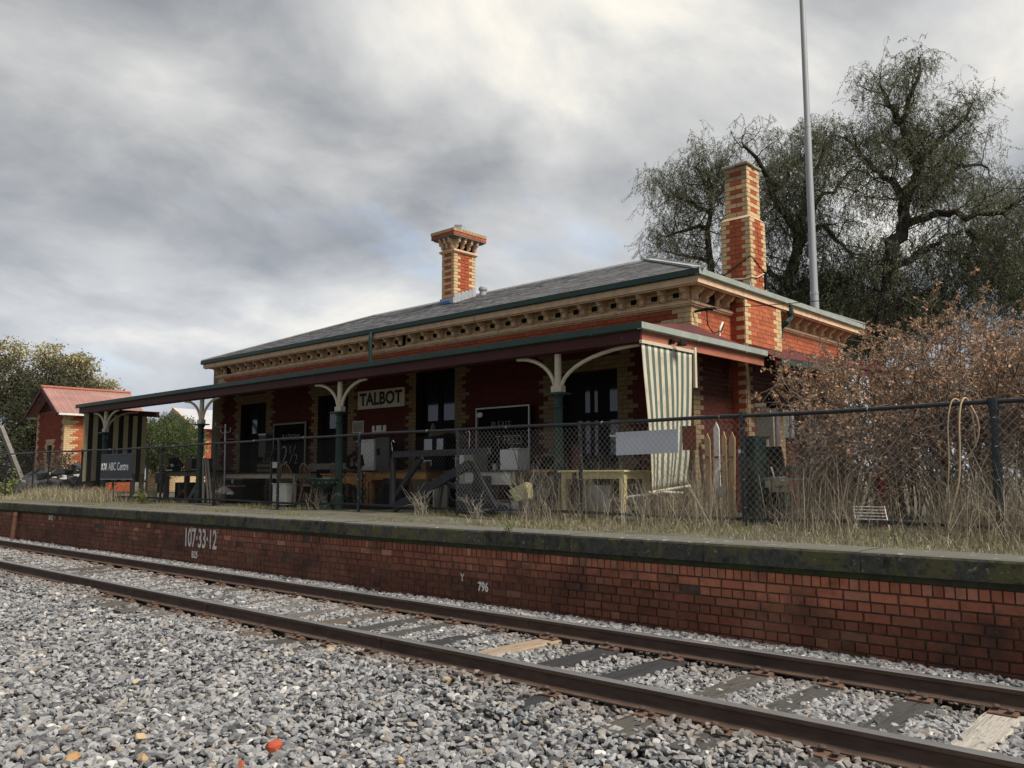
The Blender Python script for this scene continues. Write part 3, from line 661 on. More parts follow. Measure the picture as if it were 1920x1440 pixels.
bracket_me = MB().prism(br_prof, (-.045, 0, 0), (0, -1, 0), (0, 0, 1), (.09, 0, 0)).box(-.032, .032, -.215, -.2, .19, .235).mesh('eave_bracket', 'stucco')
hole_me = MB().box(-.06, .06, -.003, .02, -.045, .045).mesh('vent_hole', 'black')
n = 36; step = (WX1 - WX0 - .12) / n
for i in range(n + 1):
    x = WX0 + .06 + i * step
    inst('eave_bracket', bracket_me, st, (x, WY - .013, 4.515))
    if i < n: inst('vent_hole', hole_me, st, (x + step / 2, WY - .018, 4.655))
for y in (13.06, 13.42, 13.80, 14.17): inst('eave_bracket', bracket_me, st, (WX1 + .013, y, 4.515), (0, 0, R(90)))
for y in (13.24, 13.98): inst('vent_hole', hole_me, st, (WX1 + .018, y, 4.655), (0, 0, R(90)))
for i in range(9): inst('eave_bracket', bracket_me, st, (WX1 + .013, 16.25 + i * .44, 4.515), (0, 0, R(90)))
oval = lambda p, rot: inst('vent', vent_me, st, p, rot)
vent_me = MB().prism([(.13 * math.cos(a * .2618), .19 * math.sin(a * .2618)) for a in range(24)], (0, 0, 0), (1, 0, 0), (0, 0, 1), (0, -.05, 0)).mesh('vent', 'black')
oval((-15.46, WY - .012, 4.66), None); oval((-23.41, WY - .012, 4.66), None); oval((WX1 + .012, 13.62, 4.64), (0, 0, R(90)))

# gutters and downpipes
def gutter_prof(): return [(0, .11), (0, .015), (.02, 0), (.075, 0), (.075, .012), (.025, .012), (.012, .025), (.012, .11)]
def gutter(name, a, b, out, mat, z, parent=st):
    a, b, out = Vector(a), Vector(b), Vector(out); mb = MB(); mb.prism(gutter_prof(), (a.x, a.y, z), -out, (0, 0, 1), b - a)
    d = (b - a).normalized(); l = (b - a).length; k = max(1, int(l / 1.8))
    for i in range(1, k + 1):
        p = a + d * (l * i / (k + .5)); q = p - d * .014; mb.prism([(-.003, -.003), (-.003, .114), (.01, .114), (.01, .01), (.05, .003)], (q.x, q.y, z), -out, (0, 0, 1), d * .028)
    return mb.build(name, mat, parent)
gutter('gutter', (EXL, EY, 0), (EXR, EY, 0), (0, -1, 0), 'greengut', 4.875)
gutter('gutter', (EXR, EY + .002, 0), (EXR, EB, 0), (1, 0, 0), 'palegut', 4.875)
gutter('gutter', (EXL, EB, 0), (EXL, EY + .002, 0), (-1, 0, 0), 'greengut', 4.875)
MB().tube([(-16.19, EY + .02, 4.9), (-16.19, EY - .012, 4.8), (-16.19, EY + .0, 4.05)], .045, 8).build('downpipe', 'greengut', st)
MB().tube([(EXR - .05, 16.3, 4.88), (EXR - .05, 16.3, 4.62), (BX + .02, 16.17, 4.52), (BX - .1, 16.15, 4.42), (BX - .18, 16.15, 3.9)], .055, 8, mi=0).lathe((EXR - .05, 16.3, 4.70), [(.07, 0), (.07, .05)], 8).build('downpipe', 'green', st)

# roof
RZ0, RZ1, RYm = 4.97, 6.44, 16.43
RL, RR = -20.85, -10.75
e = .06
c0, c1, c2, c3, p0, p1 = (EXL + .02, EY + .03, RZ0), (EXR - .02, EY + .03, RZ0), (EXR - .02, EB - .03, RZ0), (EXL + .02, EB - .03, RZ0), (RL, RYm, RZ1), (RR, RYm, RZ1)
g = MB(); g.add([c0, c1, c2, c3, p0, p1], [(0, 1, 5, 4), (1, 2, 5), (2, 3, 4, 5), (3, 0, 4), (3, 2, 1, 0)])
roof = g.build('roof', 'slate', st)
slope = math.atan2(RZ1 - RZ0, RYm - EY); sl_len = math.hypot(RZ1 - RZ0, RYm - EY)
slate_me = MB().box(-.122, .122, 0, .30, .0, .016).mesh('slate', 'slate')
ROWS = 19; g = MB(); cand = []
for r in range(ROWS):
    f = r / ROWS; xa = EXL + (RL - EXL) * f + .05; xb = EXR + (RR - EXR) * f - .05; x = xa + (.125 if r % 2 else 0)
    while x < xb:
        cand.append((x + .125, f)); x += .25
cand.sort(key=lambda q: -q[0]); cs, ss = math.cos(slope), math.sin(slope)
for i, (x, f) in enumerate(cand):
    y = EY + .02 + (RYm - EY) * f; z = RZ0 + (RZ1 - RZ0) * f + .015; tilt = -R(2.2) + R(rnd.uniform(-.8, .8))
    if i < 300: inst('slate', slate_me, roof, (x, y, z), (slope + tilt, 0, R(rnd.uniform(-1.2, 1.2))))
    else:
        s2 = slope + tilt; cy, cz = math.cos(s2) * .3, math.sin(s2) * .3; dz = rnd.uniform(0, .006); c_ = rnd.uniform(.75, 1.3) * .115
        g.add([(x - .122, y, z + dz), (x + .122, y, z + dz), (x + .122, y + cy, z + cz), (x - .122, y + cy, z + cz), (x - .122, y, z + dz + .012), (x + .122, y, z + dz + .012), (x + .122, y + cy, z + cz + .012), (x - .122, y + cy, z + cz + .012)], [(4, 5, 6, 7), (0, 1, 5, 4), (1, 2, 6, 5), (3, 0, 4, 7)], t=(c_, c_, c_ * 1.04))
# right hip
for r in range(ROWS):
    f = r / ROWS; x = EXR - .02 + (RR - EXR) * f; z = RZ0 + (RZ1 - RZ0) * f + .015; y = EY + (RYm - EY) * f + .1
    sl2 = math.atan2(RZ1 - RZ0, EXR - RR)
    while y < EB - (EB - RYm) * f - .1:
        cx2, cz2 = math.cos(sl2 - .04) * .3, math.sin(sl2 - .04) * .3; c_ = rnd.uniform(.75, 1.3) * .115
        g.add([(x, y, z), (x, y + .244, z), (x - cx2, y + .244, z + cz2), (x - cx2, y, z + cz2), (x, y, z + .012), (x, y + .244, z + .012), (x - cx2, y + .244, z + cz2 + .012), (x - cx2, y, z + cz2 + .012)], [(4, 5, 6, 7), (0, 1, 5, 4), (1, 2, 6, 5), (3, 0, 4, 7)], t=(c_, c_, c_)); y += .25
tag(g.build('slate_field', 'slates', roof, tint=True), kind='stuff')
g = MB(); g.tube([p0, p1], .055, 6); g.beam(Vector(c1) + Vector((0, 0, .03)), Vector(p1) + Vector((0, 0, .03)), .22, .03); g.beam(Vector(c0) + Vector((0, 0, .03)), Vector(p0) + Vector((0, 0, .03)), .16, .03); g.beam(Vector(c2) + Vector((0, 0, .03)), Vector(p1) + Vector((0, 0, .03)), .2, .03)
g.build('ridge_capping', 'lead', roof)
MB().lathe((-15.68, 15.95, 6.22), [(.09, 0), (.09, .16), (.12, .18), (.12, .24), (.09, .28)], 10).build('roof_vent', 'lead', st)
MB().lathe((-22.6, 17.6, 5.9), [(.04, 0), (.04, .42), (.10, .44), (.10, .52)], 8).build('roof_vent', 'redbare', st)

# chimneys, brick by brick
cb = MB(); cb.add([(-.5, 0, -.5), (.5, 0, -.5), (.5, 0, .5), (-.5, 0, .5), (-.485, -1, -.46), (.485, -1, -.46), (.485, -1, .46), (-.485, -1, .46)], [(4, 5, 6, 7), (0, 1, 5, 4), (1, 2, 6, 5), (2, 3, 7, 6), (3, 0, 4, 7)])
cbrick = cb.mesh('brick', 'brickc')
def chimney_face(parent, O, u, n, width, z0, courses, h, pat, rz):
    for k in range(courses):
        row = pat(k, width); a = 0
        for w, cream in row:
            c = CREAM() if cream else tuple(q * f for q, f in zip(RED(), (1.15, 1.25, 1.1)))
            if z0 + k * h > 7.15 and rz == 0 and O[0] < -7.3 and O[0] > -9: c = tuple(q * .55 for q in c)
            p = Vector(O) + Vector(u) * (a + w / 2) + Vector((0, 0, z0 - O[2] + (k + .5) * h))
            inst('brick', cbrick, parent, p, (0, 0, rz), (w - .008, .012 * rnd.uniform(.6, 1.3), h - .008), c); a += w
def pat_narrow(k, w):      # cream stretchers over one course, red between cream closers over the next
    return [(w / 2, 1), (w / 2, 1)] if k % 2 == 0 else [(w * .24, 1), (w * .52, 0), (w * .24, 1)]
def pat_wide(k, w):
    q = w / 6.2
    return [(q * 1.9, 1), (q * 1.2, 0), (q * 1.2, 0), (q * 1.9, 1)] if k % 2 == 0 else [(q * 1.1, 1), (q * 1.9, 0), (q * 2.1, 0), (q * 1.1, 1)]
def shaft(parent, x0, x1, y0, y1, z0, z1, core, pf, pr):
    n = round((z1 - z0) / .0865); h = (z1 - z0) / n
    g = MB().box(x0 + .006, x1 - .006, y0 + .006, y1 - .006, z0, z1); g.build('flue', 'mortar', parent)
    chimney_face(parent, (x0, y0 + .008, z0), (1, 0, 0), (0, -1, 0), x1 - x0, z0, n, h, pf, 0)
    chimney_face(parent, (x1 - .008, y0, z0), (0, 1, 0), (1, 0, 0), y1 - y0, z0, n, h, pr, R(90))
    b = MB()
    def oc(a, z, k, s0, s1): return CREAM() if min(a - s0, s1 - a) < .13 else RED()
    brickwork(b, (x1, y1 - .002, z0), (-1, 0, 0), (0, 1, 0), x1 - x0, z0, z1, oc, back=.004); brickwork(b, (x0 + .002, y1, z0), (0, -1, 0), (-1, 0, 0), y1 - y0, z0, z1, oc, back=.004)
    tag(b.build('rear_brickwork', ['wallb', 'mortar'], parent, tint=True), kind='stuff')
chR = MB().box(-7.93, -7.37, 14.79, 15.34, 4.9, 6.38).build('chimney', 'mortar', st)
shaft(chR, -7.96, -7.35, 14.75, 15.38, 4.92, 6.39, 1, pat_wide, pat_wide)
shaft(chR, -7.88, -7.41, 14.80, 15.31, 6.46, 7.44, 1, lambda k, w: pat_narrow(k, w), lambda k, w: pat_narrow(k + 0, w))
g = MB(); g.add([(-7.97, 14.74, 6.39), (-7.34, 14.74, 6.39), (-7.34, 15.39, 6.39), (-7.97, 15.39, 6.39), (-7.88, 14.80, 6.46), (-7.41, 14.80, 6.46), (-7.41, 15.31, 6.46), (-7.88, 15.31, 6.46)], [(0, 1, 5, 4), (1, 2, 6, 5), (2, 3, 7, 6), (3, 0, 4, 7)])
g.build('sloping_course', 'stucco', chR)
for (a, b, c, d, z) in ((-7.93, -7.63, 14.75, 14.98, .0), (-7.625, -7.36, 14.75, 14.98, .012), (-7.60, -7.355, 14.985, 15.15, -.01), (-7.60, -7.37, 15.16, 15.36, .006), (-7.93, -7.61, 14.985, 15.36, .004)):
    bevel(MB().box(a, b, c, d, 7.445 + z, 7.50 + z).build('cap_brick', 'brickc', chR), .012).color = (.33, .29, .23, 1)
MB().tube([(-7.97, 14.735, 5.30), (-7.75, 14.735, 5.22), (-7.5, 14.735, 5.19), (-7.34, 14.735, 5.21), (-7.335, 14.95, 5.23), (-7.335, 15.2, 5.34), (-7.34, 15.3, 5.36)], .014, 5).build('conduit', 'cream', chR)
MB().tube([(-7.97, 14.735, 5.30), (-7.345, 14.732, 5.62), (-7.338, 14.9, 5.55), (-7.34, 15.3, 5.36)], .008, 5).build('cable', 'black', chR)
MB().box(-7.99, -7.9, 14.71, 14.74, 5.27, 5.33).box(-7.34, -7.31, 15.25, 15.33, 5.05, 5.40).build('fixing', 'black', chR)

chL = MB().box(-16.53, -16.12, 15.32, 16.04, 5.9, 8.0).build('chimney', 'mortar', st)
shaft(chL, -16.57, -16.10, 15.28, 16.08, 6.02, 7.40, 1, lambda k, w: [(w * .46, 1), (w * .54, 1)] if k % 2 == 0 else [(w * .22, 1), (w * .56, 0), (w * .22, 1)], pat_wide)
g = MB()
for (a, z0, z1) in ((.03, 7.40, 7.43), (.06, 7.43, 7.47), (.03, 7.47, 7.49)): g.box(-16.57 - a, -16.10 + a, 15.28 - a, 16.08 + a, z0, z1)
g.box(-16.55, -16.12, 15.30, 16.06, 7.49, 7.80)
g.build('string_course', 'stucco', chL)
def smallbr(p, rz): inst('cap_bracket', sb_me, chL, p, (0, 0, rz))
sb_me = MB().prism([(a * .95, b * 1.0) for a, b in br_prof], (-.035, 0, 0), (0, -1, 0), (0, 0, 1), (.07, 0, 0)).mesh('cap_bracket', 'stucco')
for x in (-16.51, -16.335, -16.16): smallbr((x, 15.30, 7.50), 0)
for y in (15.34, 15.56, 15.80, 16.02): smallbr((-16.12, y, 7.50), R(90))
for y in (15.34, 15.68, 16.02): smallbr((-16.55, y, 7.50), R(-90))
for y in (15.45, 15.68, 15.91): MB().box(-16.119, -16.105, y - .06, y + .06, 7.60, 7.70).build('cap_brick', 'darkred', chL)
MB().box(-16.78, -15.89, 15.07, 16.29, 7.785, 7.82).box(-16.73, -15.94, 15.12, 16.24, 7.75, 7.784).build('cap_slab', 'greywood', chL)
def cap_row(z0, z1, a, red, w):
    x0, x1, y0, y1 = -16.78 - a, -15.89 + a, 15.07 - a, 16.29 + a
    MB().box(x0 + .006, x1 - .006, y0 + .006, y1 - .006, z0, z1).build('cap_core', 'mortar', chL)
    for (O, u, l, rz) in (((x0, y0 + .008, z0), (1, 0, 0), x1 - x0, 0), ((x1 - .008, y0, z0), (0, 1, 0), y1 - y0, R(90)), ((x0 + .008, y1, z0), (0, -1, 0), y1 - y0, R(-90))):
        n = round(l / w)
        for i in range(n):
            c = tuple(q * f for q, f in zip(RED(), (1.15, 1.2, 1.1))) if red else tuple(q * .75 for q in CREAM())
            inst('brick', cbrick, chL, Vector(O) + Vector(u) * ((i + .5) * l / n) + Vector((0, 0, (z1 - z0) / 2)), (0, 0, rz), (l / n - .008, .012, z1 - z0 - .006), c)
cap_row(7.82, 7.90, .0, True, .235); cap_row(7.90, 7.99, .012, False, .118)
g = MB(); g.add([(-16.5, 15.5, 7.99), (-16.1, 15.5, 7.99), (-16.1, 16.0, 7.99), (-16.5, 16.0, 7.99), (-16.36, 15.55, 8.26), (-16.14, 15.62, 8.22), (-16.14, 15.9, 8.14), (-16.4, 15.95, 8.13)], [(0, 1, 5, 4), (1, 2, 6, 5), (2, 3, 7, 6), (3, 0, 4, 7), (4, 5, 6, 7)])
g.build('cowl', 'lead', chL)
g = MB(); g.box(-16.6, -16.08, 15.235, 15.27, 6.02, 6.17)
for i in range(6): g.box(-16.098, -16.08, 15.28 + i * .135, 15.41 + i * .135, 6.0 + i * .05, 6.27 + i * .05)
g.build('flashing', 'lead', chL); MB().box(-16.58, -16.2, 15.215, 15.235, 6.03, 6.09).build('blue_patch', 'bluetarp', chL)
g = MB()
for i in range(3): g.box(-7.94 + i * .2, -7.76 + i * .2, 14.70, 14.735, 5.02 - i * .02, 5.16 - i * .03)
g.build('flashing', 'lead', chR)

# ---------------------------------------------------------------- verandah
VY, VX, VXL, VZ = 10.35, -6.92, -28.1, 3.60
g = MB(); n = 0
def sheet(mb, a, b, c, d, th=.02): mb.add([a, b, c, d] + [(q[0], q[1], q[2] + th) for q in (a, b, c, d)], [(3, 2, 1, 0), (4, 5, 6, 7), (0, 1, 5, 4), (1, 2, 6, 5), (2, 3, 7, 6), (3, 0, 4, 7)])
sheet(g, (VXL + .02, VY + .03, 3.66), (VX - .02, VY + .03, 3.66), (WX1 + .0, WY - .02, 4.10), (VXL + .02, WY - .02, 4.10))
vroof = g.build('verandah_roof', 'iron', st)
g = MB(); sheet(g, (VX - .02, VY + .035, 3.655), (VX - .02, 14.40, 3.655), (WX1 + .02, 14.40, 3.93), (WX1 + .002, WY - .02, 4.095)); g.build('verandah_roof_end', 'darkred', st)
g = MB()
for i in range(19): x = -27.6 + i * 1.07; g.beam((x, VY + .2, 3.63), (x, WY - .03, 4.05), .06, .09)
for y in (11.2, 12.1): g.box(VXL + .1, VX - .9, y, y + .05, 3.58 + (y - 10.4) * .166, 3.65 + (y - 10.4) * .166)
g.build('rafters', 'dark', vroof)
gutter('verandah_gutter', (VXL, VY, 0), (VX, VY, 0), (0, -1, 0), 'greengut', VZ)
gutter('verandah_gutter', (VX, VY + .002, 0), (VX, 14.42, 0), (1, 0, 0), 'palegut', VZ)
MB().box(VXL + .1, VX - .075, VY + .08, VY + .13, 3.43, 3.61).box(VXL + .12, VX - .14, VY + .17, VY + .30, 3.42, 3.60).build('verandah_fascia', 'redpaint', st)
MB().box(VX - .125, VX - .08, VY + .13, 14.42, 3.44, 3.60).build('end_fascia', 'redbare', st)
MB().box(VXL + .06, VXL + .1, VY + .1, 13.0, 3.44, 3.62).build('end_fascia', 'redpaint', st)
def arc_pts(x, sgn, reach, z0, z1, off=.07):
    pts = []
    for i in range(11):
        t = i / 10 * math.pi / 2; pts.append((x + sgn * (off + reach * (1 - math.cos(t))), PY, z0 + (z1 - z0) * math.sin(t)))
    return pts
PY = 10.60
PXS = [-8.71, -14.59, -20.47, -26.35]
for i, x in enumerate(PXS):
    mb = MB(); mb.lathe((x, PY, PZ - .02), [(.115, 0), (.115, .28), (.10, .30), (.085, .34), (.082, .36)], 16)
    mb.lathe((x, PY, PZ), [(.082, .33), (.078, 1.0), (.072, 1.74)], 24, flute=.13)
    mb.lathe((x, PY, PZ), [(.072, 1.74), (.088, 1.75), (.09, 1.775), (.07, 1.79), (.07, 1.9), (.088, 1.925), (.10, 1.95), (.11, 1.965)], 16)
    p = mb.build('verandah_post', 'green', st)
    MB().box(x - .15, x + .15, PY - .15, PY + .15, PZ + 1.962, PZ + 1.992).build('capital', 'green', p)
    MB().box(x - .105, x + .105, PY - .06, PY + .06, PZ + 1.993, PZ + 2.10).lathe((x, PY, PZ + 2.1), [(.058, 0), (.055, .54)], 12).build('upper_shaft', 'cream', p)
    for sg in (-1, 1):
        reach = 1.52 if (i == 0 and sg == 1) else .82
        mb = MB(); pts = arc_pts(x, sg, reach, PZ + 2.05, 3.415)
        mb.tube(pts, [.033] * 11, 8); mb.build('curved_bracket', 'cream', p, smooth=True)
# end brackets running back to the wall at the left post
mb = MB(); mb.tube([(PXS[3], PY + .06 + .9 * (1 - math.cos(t * .157)), PZ + 2.05 + .6 * math.sin(t * .157)) for t in range(11)], .033, 8); mb.build('curved_bracket', 'cream', st, smooth=True)
# lean-to past the verandah end
g = MB(); sheet(g, (-6.75, 14.44, 3.56), (-6.45, 16.6, 3.58), (WX1 + .02, 16.6, 4.02), (WX1 + .02, 14.44, 3.95), .025); sheet(g, (-6.45, 16.602, 3.58), (-5.1, 20.9, 3.56), (WX1 + .02, 20.9, 4.16), (WX1 + .02, 16.602, 4.02), .025)
g.beam((-6.80, 14.46, 3.50), (-6.50, 16.6, 3.52), .03, .14).beam((-6.50, 16.602, 3.52), (-5.15, 20.9, 3.50), .03, .14); lt = g.build('lean_to_roof', 'darkred', st)
g = MB(); gutter('lean_to_gutter', (-6.70, 14.5, 0), (-6.40, 16.6, 0), (1, -.14, 0), 'greengut', 3.44)
for x, y in ((-6.75, 16.3), (-6.1, 18.4), (-5.5, 20.4)): MB().box(x, x + .1, y, y + .1, PZ, 3.54).build('lean_to_post', 'dark', st)

# things hung on the end of the verandah
t = thing('striped_blind', 'cream and green striped canvas blind hanging at the right end of the verandah', 'blind', (-6.98, 11.0, 3.4))
NS = 17; y0t, y1t, y0b, y1b, zt, zb = 10.44, 11.86, 10.60, 11.72, 3.40, 1.22
def blind_pt(a, b):      # a across, b down
    y = (y0t + (y1t - y0t) * a) * (1 - b) + (y0b + (y1b - y0b) * a) * b
    z = zt + (zb + .10 * a - zt) * b
    x = -6.98 + .05 * math.sin(b * 3 + a * 2) * b + .022 * math.sin(a * 13 + b * 2) * b - .10 * max(0, b - .8) * 2 * a
    return (x, y, z)
g = MB(); nb = 24
for i in range(NS):
    for h in range(2):
        a0, a1 = (i + h / 2) / NS, (i + h / 2 + .5) / NS
        for j in range(nb):
            g.add([blind_pt(a0, j / nb), blind_pt(a1, j / nb), blind_pt(a1, (j + 1) / nb), blind_pt(a0, (j + 1) / nb)], [(0, 1, 2, 3)], 0 if i % 2 == 0 else 1)
cl = g.build('canvas', ['blindc', 'blindg'], t, smooth=True, weld=True)
m_ = cl.modifiers.new('thick', 'SOLIDIFY'); m_.thickness = .004
MB().tube([(-6.98, y0b - .05, zb - .01), (-7.02, y1b + .05, zb + .075)], .022, 8).build('bottom_roller', 'cream', t)
MB().box(-7.0, -6.955, y0t - .03, y1t + .03, zt, zt + .05).build('top_batten', 'cream', t)
MB().box(-6.99, -6.95, y1t + .04, y1t + .10, 2.85, zt + .1).build('edge_batten', 'cream', t)
t = thing('bracket_lamp', 'black outdoor lamp fixed on the red board above the green striped blind', 'lamp', (-6.95, 11.3, 3.52))
MB().box(-6.98, -6.93, 11.2, 11.28, 3.48, 3.55).tube([(-6.94, 11.24, 3.52), (-6.85, 11.3, 3.5)], .014, 6).build('arm', 'black', t); MB().lathe((-6.84, 11.33, 3.45), [(.03, .08), (.075, .02), (.08, 0)], 12).build('lamp_head', 'black', t)
t = thing('striped_blind', 'tan and black striped blind behind the left verandah post', 'blind', (-27.6, 11.3, 3.4))
g = MB(); NS = 13
for i in range(NS):
    a0, a1 = 10.42 + i * 2.0 / NS, 10.42 + (i + 1) * 2.0 / NS
    for j in range(6):
        z0, z1 = 3.42 - j * .35, 3.42 - (j + 1) * .35
        g.add([(-27.6 + .03 * math.sin(a0 * 5), a0, z0), (-27.6 + .03 * math.sin(a1 * 5), a1, z0), (-27.6 + .03 * math.sin(a1 * 5), a1, z1), (-27.6 + .03 * math.sin(a0 * 5), a0, z1)], [(0, 1, 2, 3)], i % 2)
cl = g.build('canvas', ['blindt', 'blindk'], t, weld=True); m_ = cl.modifiers.new('thick', 'SOLIDIFY'); m_.thickness = .004
MB().tube([(-27.6, 10.38, 1.31), (-27.6, 12.46, 1.31)], .025, 8).build('bottom_roller', 'blindk', t)

# overhead service wire and its insulator bracket on the end wall
t = thing('overhead_wire', 'thin black overhead wire running from the end wall to the right', 'wire', (-7.5, 13.1, 4.4))
MB().tube([(-7.45 + 4.6 * k / 14, 13.12 + 2.8 * k / 14, 4.36 + .45 * k / 14 - .10 * math.sin(k / 14 * math.pi)) for k in range(15)], .007, 4).build('cable', 'black', t)
MB().tube([(-7.62, 13.06, 4.33), (-7.40, 13.16, 4.37), (-7.3, 13.25, 4.38)], [.02, .03, .02], 6).lathe((-7.36, 13.2, 4.34), [(.03, 0), (.045, .02), (.03, .05)], 8).build('insulator', 'black', t)
MB().tube([(-7.42, 13.15, 4.35), (-7.5, 13.3, 4.12), (-7.55, 13.6, 4.0), (-7.58, 13.95, 4.10), (-7.60, 14.1, 4.24)], .010, 5).build('drip_loop', 'black', t)
MB().tube([(-7.62, 14.08, 4.28), (-7.62, 13.98, 4.15), (-7.62, 13.93, 3.95)], .022, 6).build('conduit', 'whitepaint', t)
# ---------------------------------------------------------------- chain-link fence
FYY, FZ = 10.0, 2.23
fp = [-33.0, -30.4, -29.05, -26.42, -24.18, -21.3, -18.6, -15.9, -13.12, -10.42, -7.80, -5.18, -2.30, .35]
fen = thing('chain_link_fence', 'black pipe fence with chain link mesh along the platform edge', 'fence', (-10, FYY, PZ))
for i, x in enumerate(fp):
    w = .048 if x > -3 else (.030 if x > -27 else .026)
    mb = MB(); mb.tube([(x, FYY, PZ - .1), (x, FYY, FZ - .02)], w, 10); mb.tube([(x, FYY, FZ - .10), (x, FYY, FZ + .035)], w + .008, 10); mb.build('post', 'fence', fen, smooth=False)
    if x > -27:
        mb = MB()
        for z in (PZ + .25, PZ + .6, PZ + .95, PZ + 1.25): mb.tube([(x, FYY - w - .004, z), (x + .03, FYY - w + .005, z + .004)], .005, 4)
        mb.build('tie_wire', 'wire', fen)
rail_pts = [(x, FYY, FZ + .018 * math.sin(x * .35) + .006 * math.sin(x * 1.9)) for x in [-36 + i * .5 for i in range(77)]]
MB().tube(rail_pts, .026, 8).build('top_rail', 'fence', fen)
g = MB()
for x in [-34 + 1.9 * i for i in range(18)]: g.tube([(x, FYY, FZ + .018 * math.sin(x * .35)), (x + .012, FYY, FZ + .018 * math.sin(x * .35))], .029, 8)
g.build('tie_ring', 'wire', fen)
MB().tube([(x, FYY + .02, PZ + .115 + .012 * math.sin(x * 1.3)) for x in [-26.4 + i * .6 for i in range(46)]], .022, 8).build('bottom_rail', 'fence', fen)
def chain(x0, x1, z0, z1, r, mat):
    a, b = .043, .046; nw = int((x1 - x0) / a); k = int((z1 - z0) / b) + 1
    xs = x0 + np.arange(nw) * a; j = np.arange(k)
    X = xs[:, None] + ((j[None] + np.arange(nw)[:, None]) % 2) * a
    sag = .012 * np.sin(X * 1.7); Y = FYY - .034 + .006 * ((j[None] + np.arange(nw)[:, None]) % 2) + .008 * np.sin(X * 2.3 + j[None] * .15); Zc = z0 + j[None] * b + 0 * X + sag
    P = np.stack([X, Y, np.minimum(Zc, FZ - .015)], 2)
    q = tubes_np(P, r, 3); o = tri_mesh('chain_link', q, mat, fen); tag(o, kind='stuff')
chain(-34, -21.3, PZ + .08, FZ - .02, .0022, 'wiredark'); chain(-21.3, -10.42, PZ + .08, FZ - .02, .0024, 'wiredark'); chain(-10.42, 1.2, PZ + .05, FZ - .02, .0026, 'wire')

# boards on the fence
t = thing('sign', 'dark navy sign reading ABC Centre on the fence', 'sign', (-23.88, FYY - .06, 1.41))
bevel(MB().box(-24.88, -22.84, FYY - .075, FYY - .05, 1.40, 2.085).build('board', 'sign', t), .006)
MB().box(-24.88, -22.84, FYY - .076, FYY - .049, 1.385, 1.402).build('lower_edge', 'steel', t)
text_mesh('lettering', 'ABC Centre', .31, 'letterw', t, (-23.70, FYY - .078, 1.73), (1, 0, 0), (0, 0, 1), .80, .003, .001)
g = MB(); pts = [(-24.50 + .13 * math.sin(2 * math.pi * k / 60 + math.pi / 2), FYY - .078, 1.735 + .09 * math.sin(3 * 2 * math.pi * k / 60)) for k in range(61)]
pts = [(-24.64 + .15 * math.cos(2 * math.pi * k / 80), FYY - .078 - .002 * (k % 2), 1.735 + .09 * math.sin(3 * 2 * math.pi * k / 80)) for k in range(81)]
g.tube(pts, .012, 4).build('emblem', 'letterw', t); MB().box(-24.446, -24.434, FYY - .079, FYY - .076, 1.63, 1.85).build('divider', 'logo', t)
t = thing('board', 'blank white rectangular board wired to the fence in front of the striped blind', 'board', (-6.65, FYY + .02, 1.75))
g = MB(); g.prism([(-7.17, 1.745), (-6.145, 1.765), (-6.14, 2.085), (-7.17, 2.075)], (0, FYY + .02, 0), (1, 0, 0), (0, 0, 1), (0, .006, 0)).build('panel', 'white', t)
MB().beam((-7.28, FYY + .03, 2.03), (-7.12, FYY + .03, 2.025), .02, .025).build('stick', 'whitepaint', t)
t = thing('plate', 'small square brown rusty plate on the fence right of the white board', 'plate', (-5.97, FYY + .02, 1.79))
MB().box(-6.07, -5.86, FYY + .012, FYY + .018, 1.795, 2.12).build('panel', 'brown', t); MB().tube([(-6.0, FYY + .01, 2.1), (-6.0, FYY - .005, 2.1)], .008, 6).build('screw', 'steel', t)

# station name board and the boards on the front wall
t = thing('name_board', 'cream enamel station name board reading TALBOT in black capitals', 'sign', (-16.2, 12.96, 3.1))
MB().box(-17.10, -15.32, 12.955, 12.985, 3.11, 3.54).build('panel', 'signcream', t)
g = MB(); 
for (a, b, c, d) in ((-17.10, -15.32, 3.53, 3.55), (-17.10, -15.32, 3.10, 3.12)): g.box(a, b, 12.945, 12.953, c, d)
g.build('rim', 'signcream', t); text_mesh('lettering', 'TALBOT', .42, 'letter', t, (-16.21, 12.952, 3.322), (1, 0, 0), (0, 0, 1), 1.02, .014, .001)
for x in (-17.0, -15.42, -16.2):
    MB().tube([(x, 12.954, 3.15), (x, 12.948, 3.15)], .01, 6).build('screw', 'rust', t)
def blackboard(label, x0, x1, z0, z1, y, frame='sand', fw=.045):
    t = thing('blackboard', label, 'blackboard', ((x0 + x1) / 2, y, z0))
    MB().box(x0, x1, y, y + .02, z0, z1).build('panel', 'board', t)
    MB().box(x0 - fw, x0 - .001, y - .015, y + .02, z0, z1).box(x1 + .001, x1 + fw, y - .015, y + .02, z0, z1).box(x0 - fw, x1 + fw, y - .015, y + .02, z1 + .001, z1 + fw).build('frame', frame, t); return t
t = blackboard('tall framed blackboard chalked PLATFORM 2½ behind the spindle chairs', -20.76, -19.28, 1.25, 2.86, 12.90)
text_mesh('chalk_lettering', 'PLATFORM', .24, 'chalk', t, (-19.95, 12.898, 2.50), (1, 0, 0), (0, 0, 1), .72, -.004, .001)
text_mesh('chalk_lettering', '2½', .72, 'chalk', t, (-19.95, 12.898, 2.02), (1, 0, 0), (0, 0, 1), .9, -.012, .001)
t = blackboard('wide blackboard with a pale frame chalked PLEASE, FEED and ING', -12.75, -11.29, 1.55, 2.86, 12.80, 'steel', .03)
for s_, x, z, sz in (('PLEASE', -12.05, 2.50, .22), ('T FEED', -11.83, 2.18, .28), ('ING', -11.75, 1.88, .24)): text_mesh('chalk_lettering', s_, sz, 'chalk', t, (x, 12.798, z), (1, 0, 0), (0, 0, 1), .85, -.005, .001)
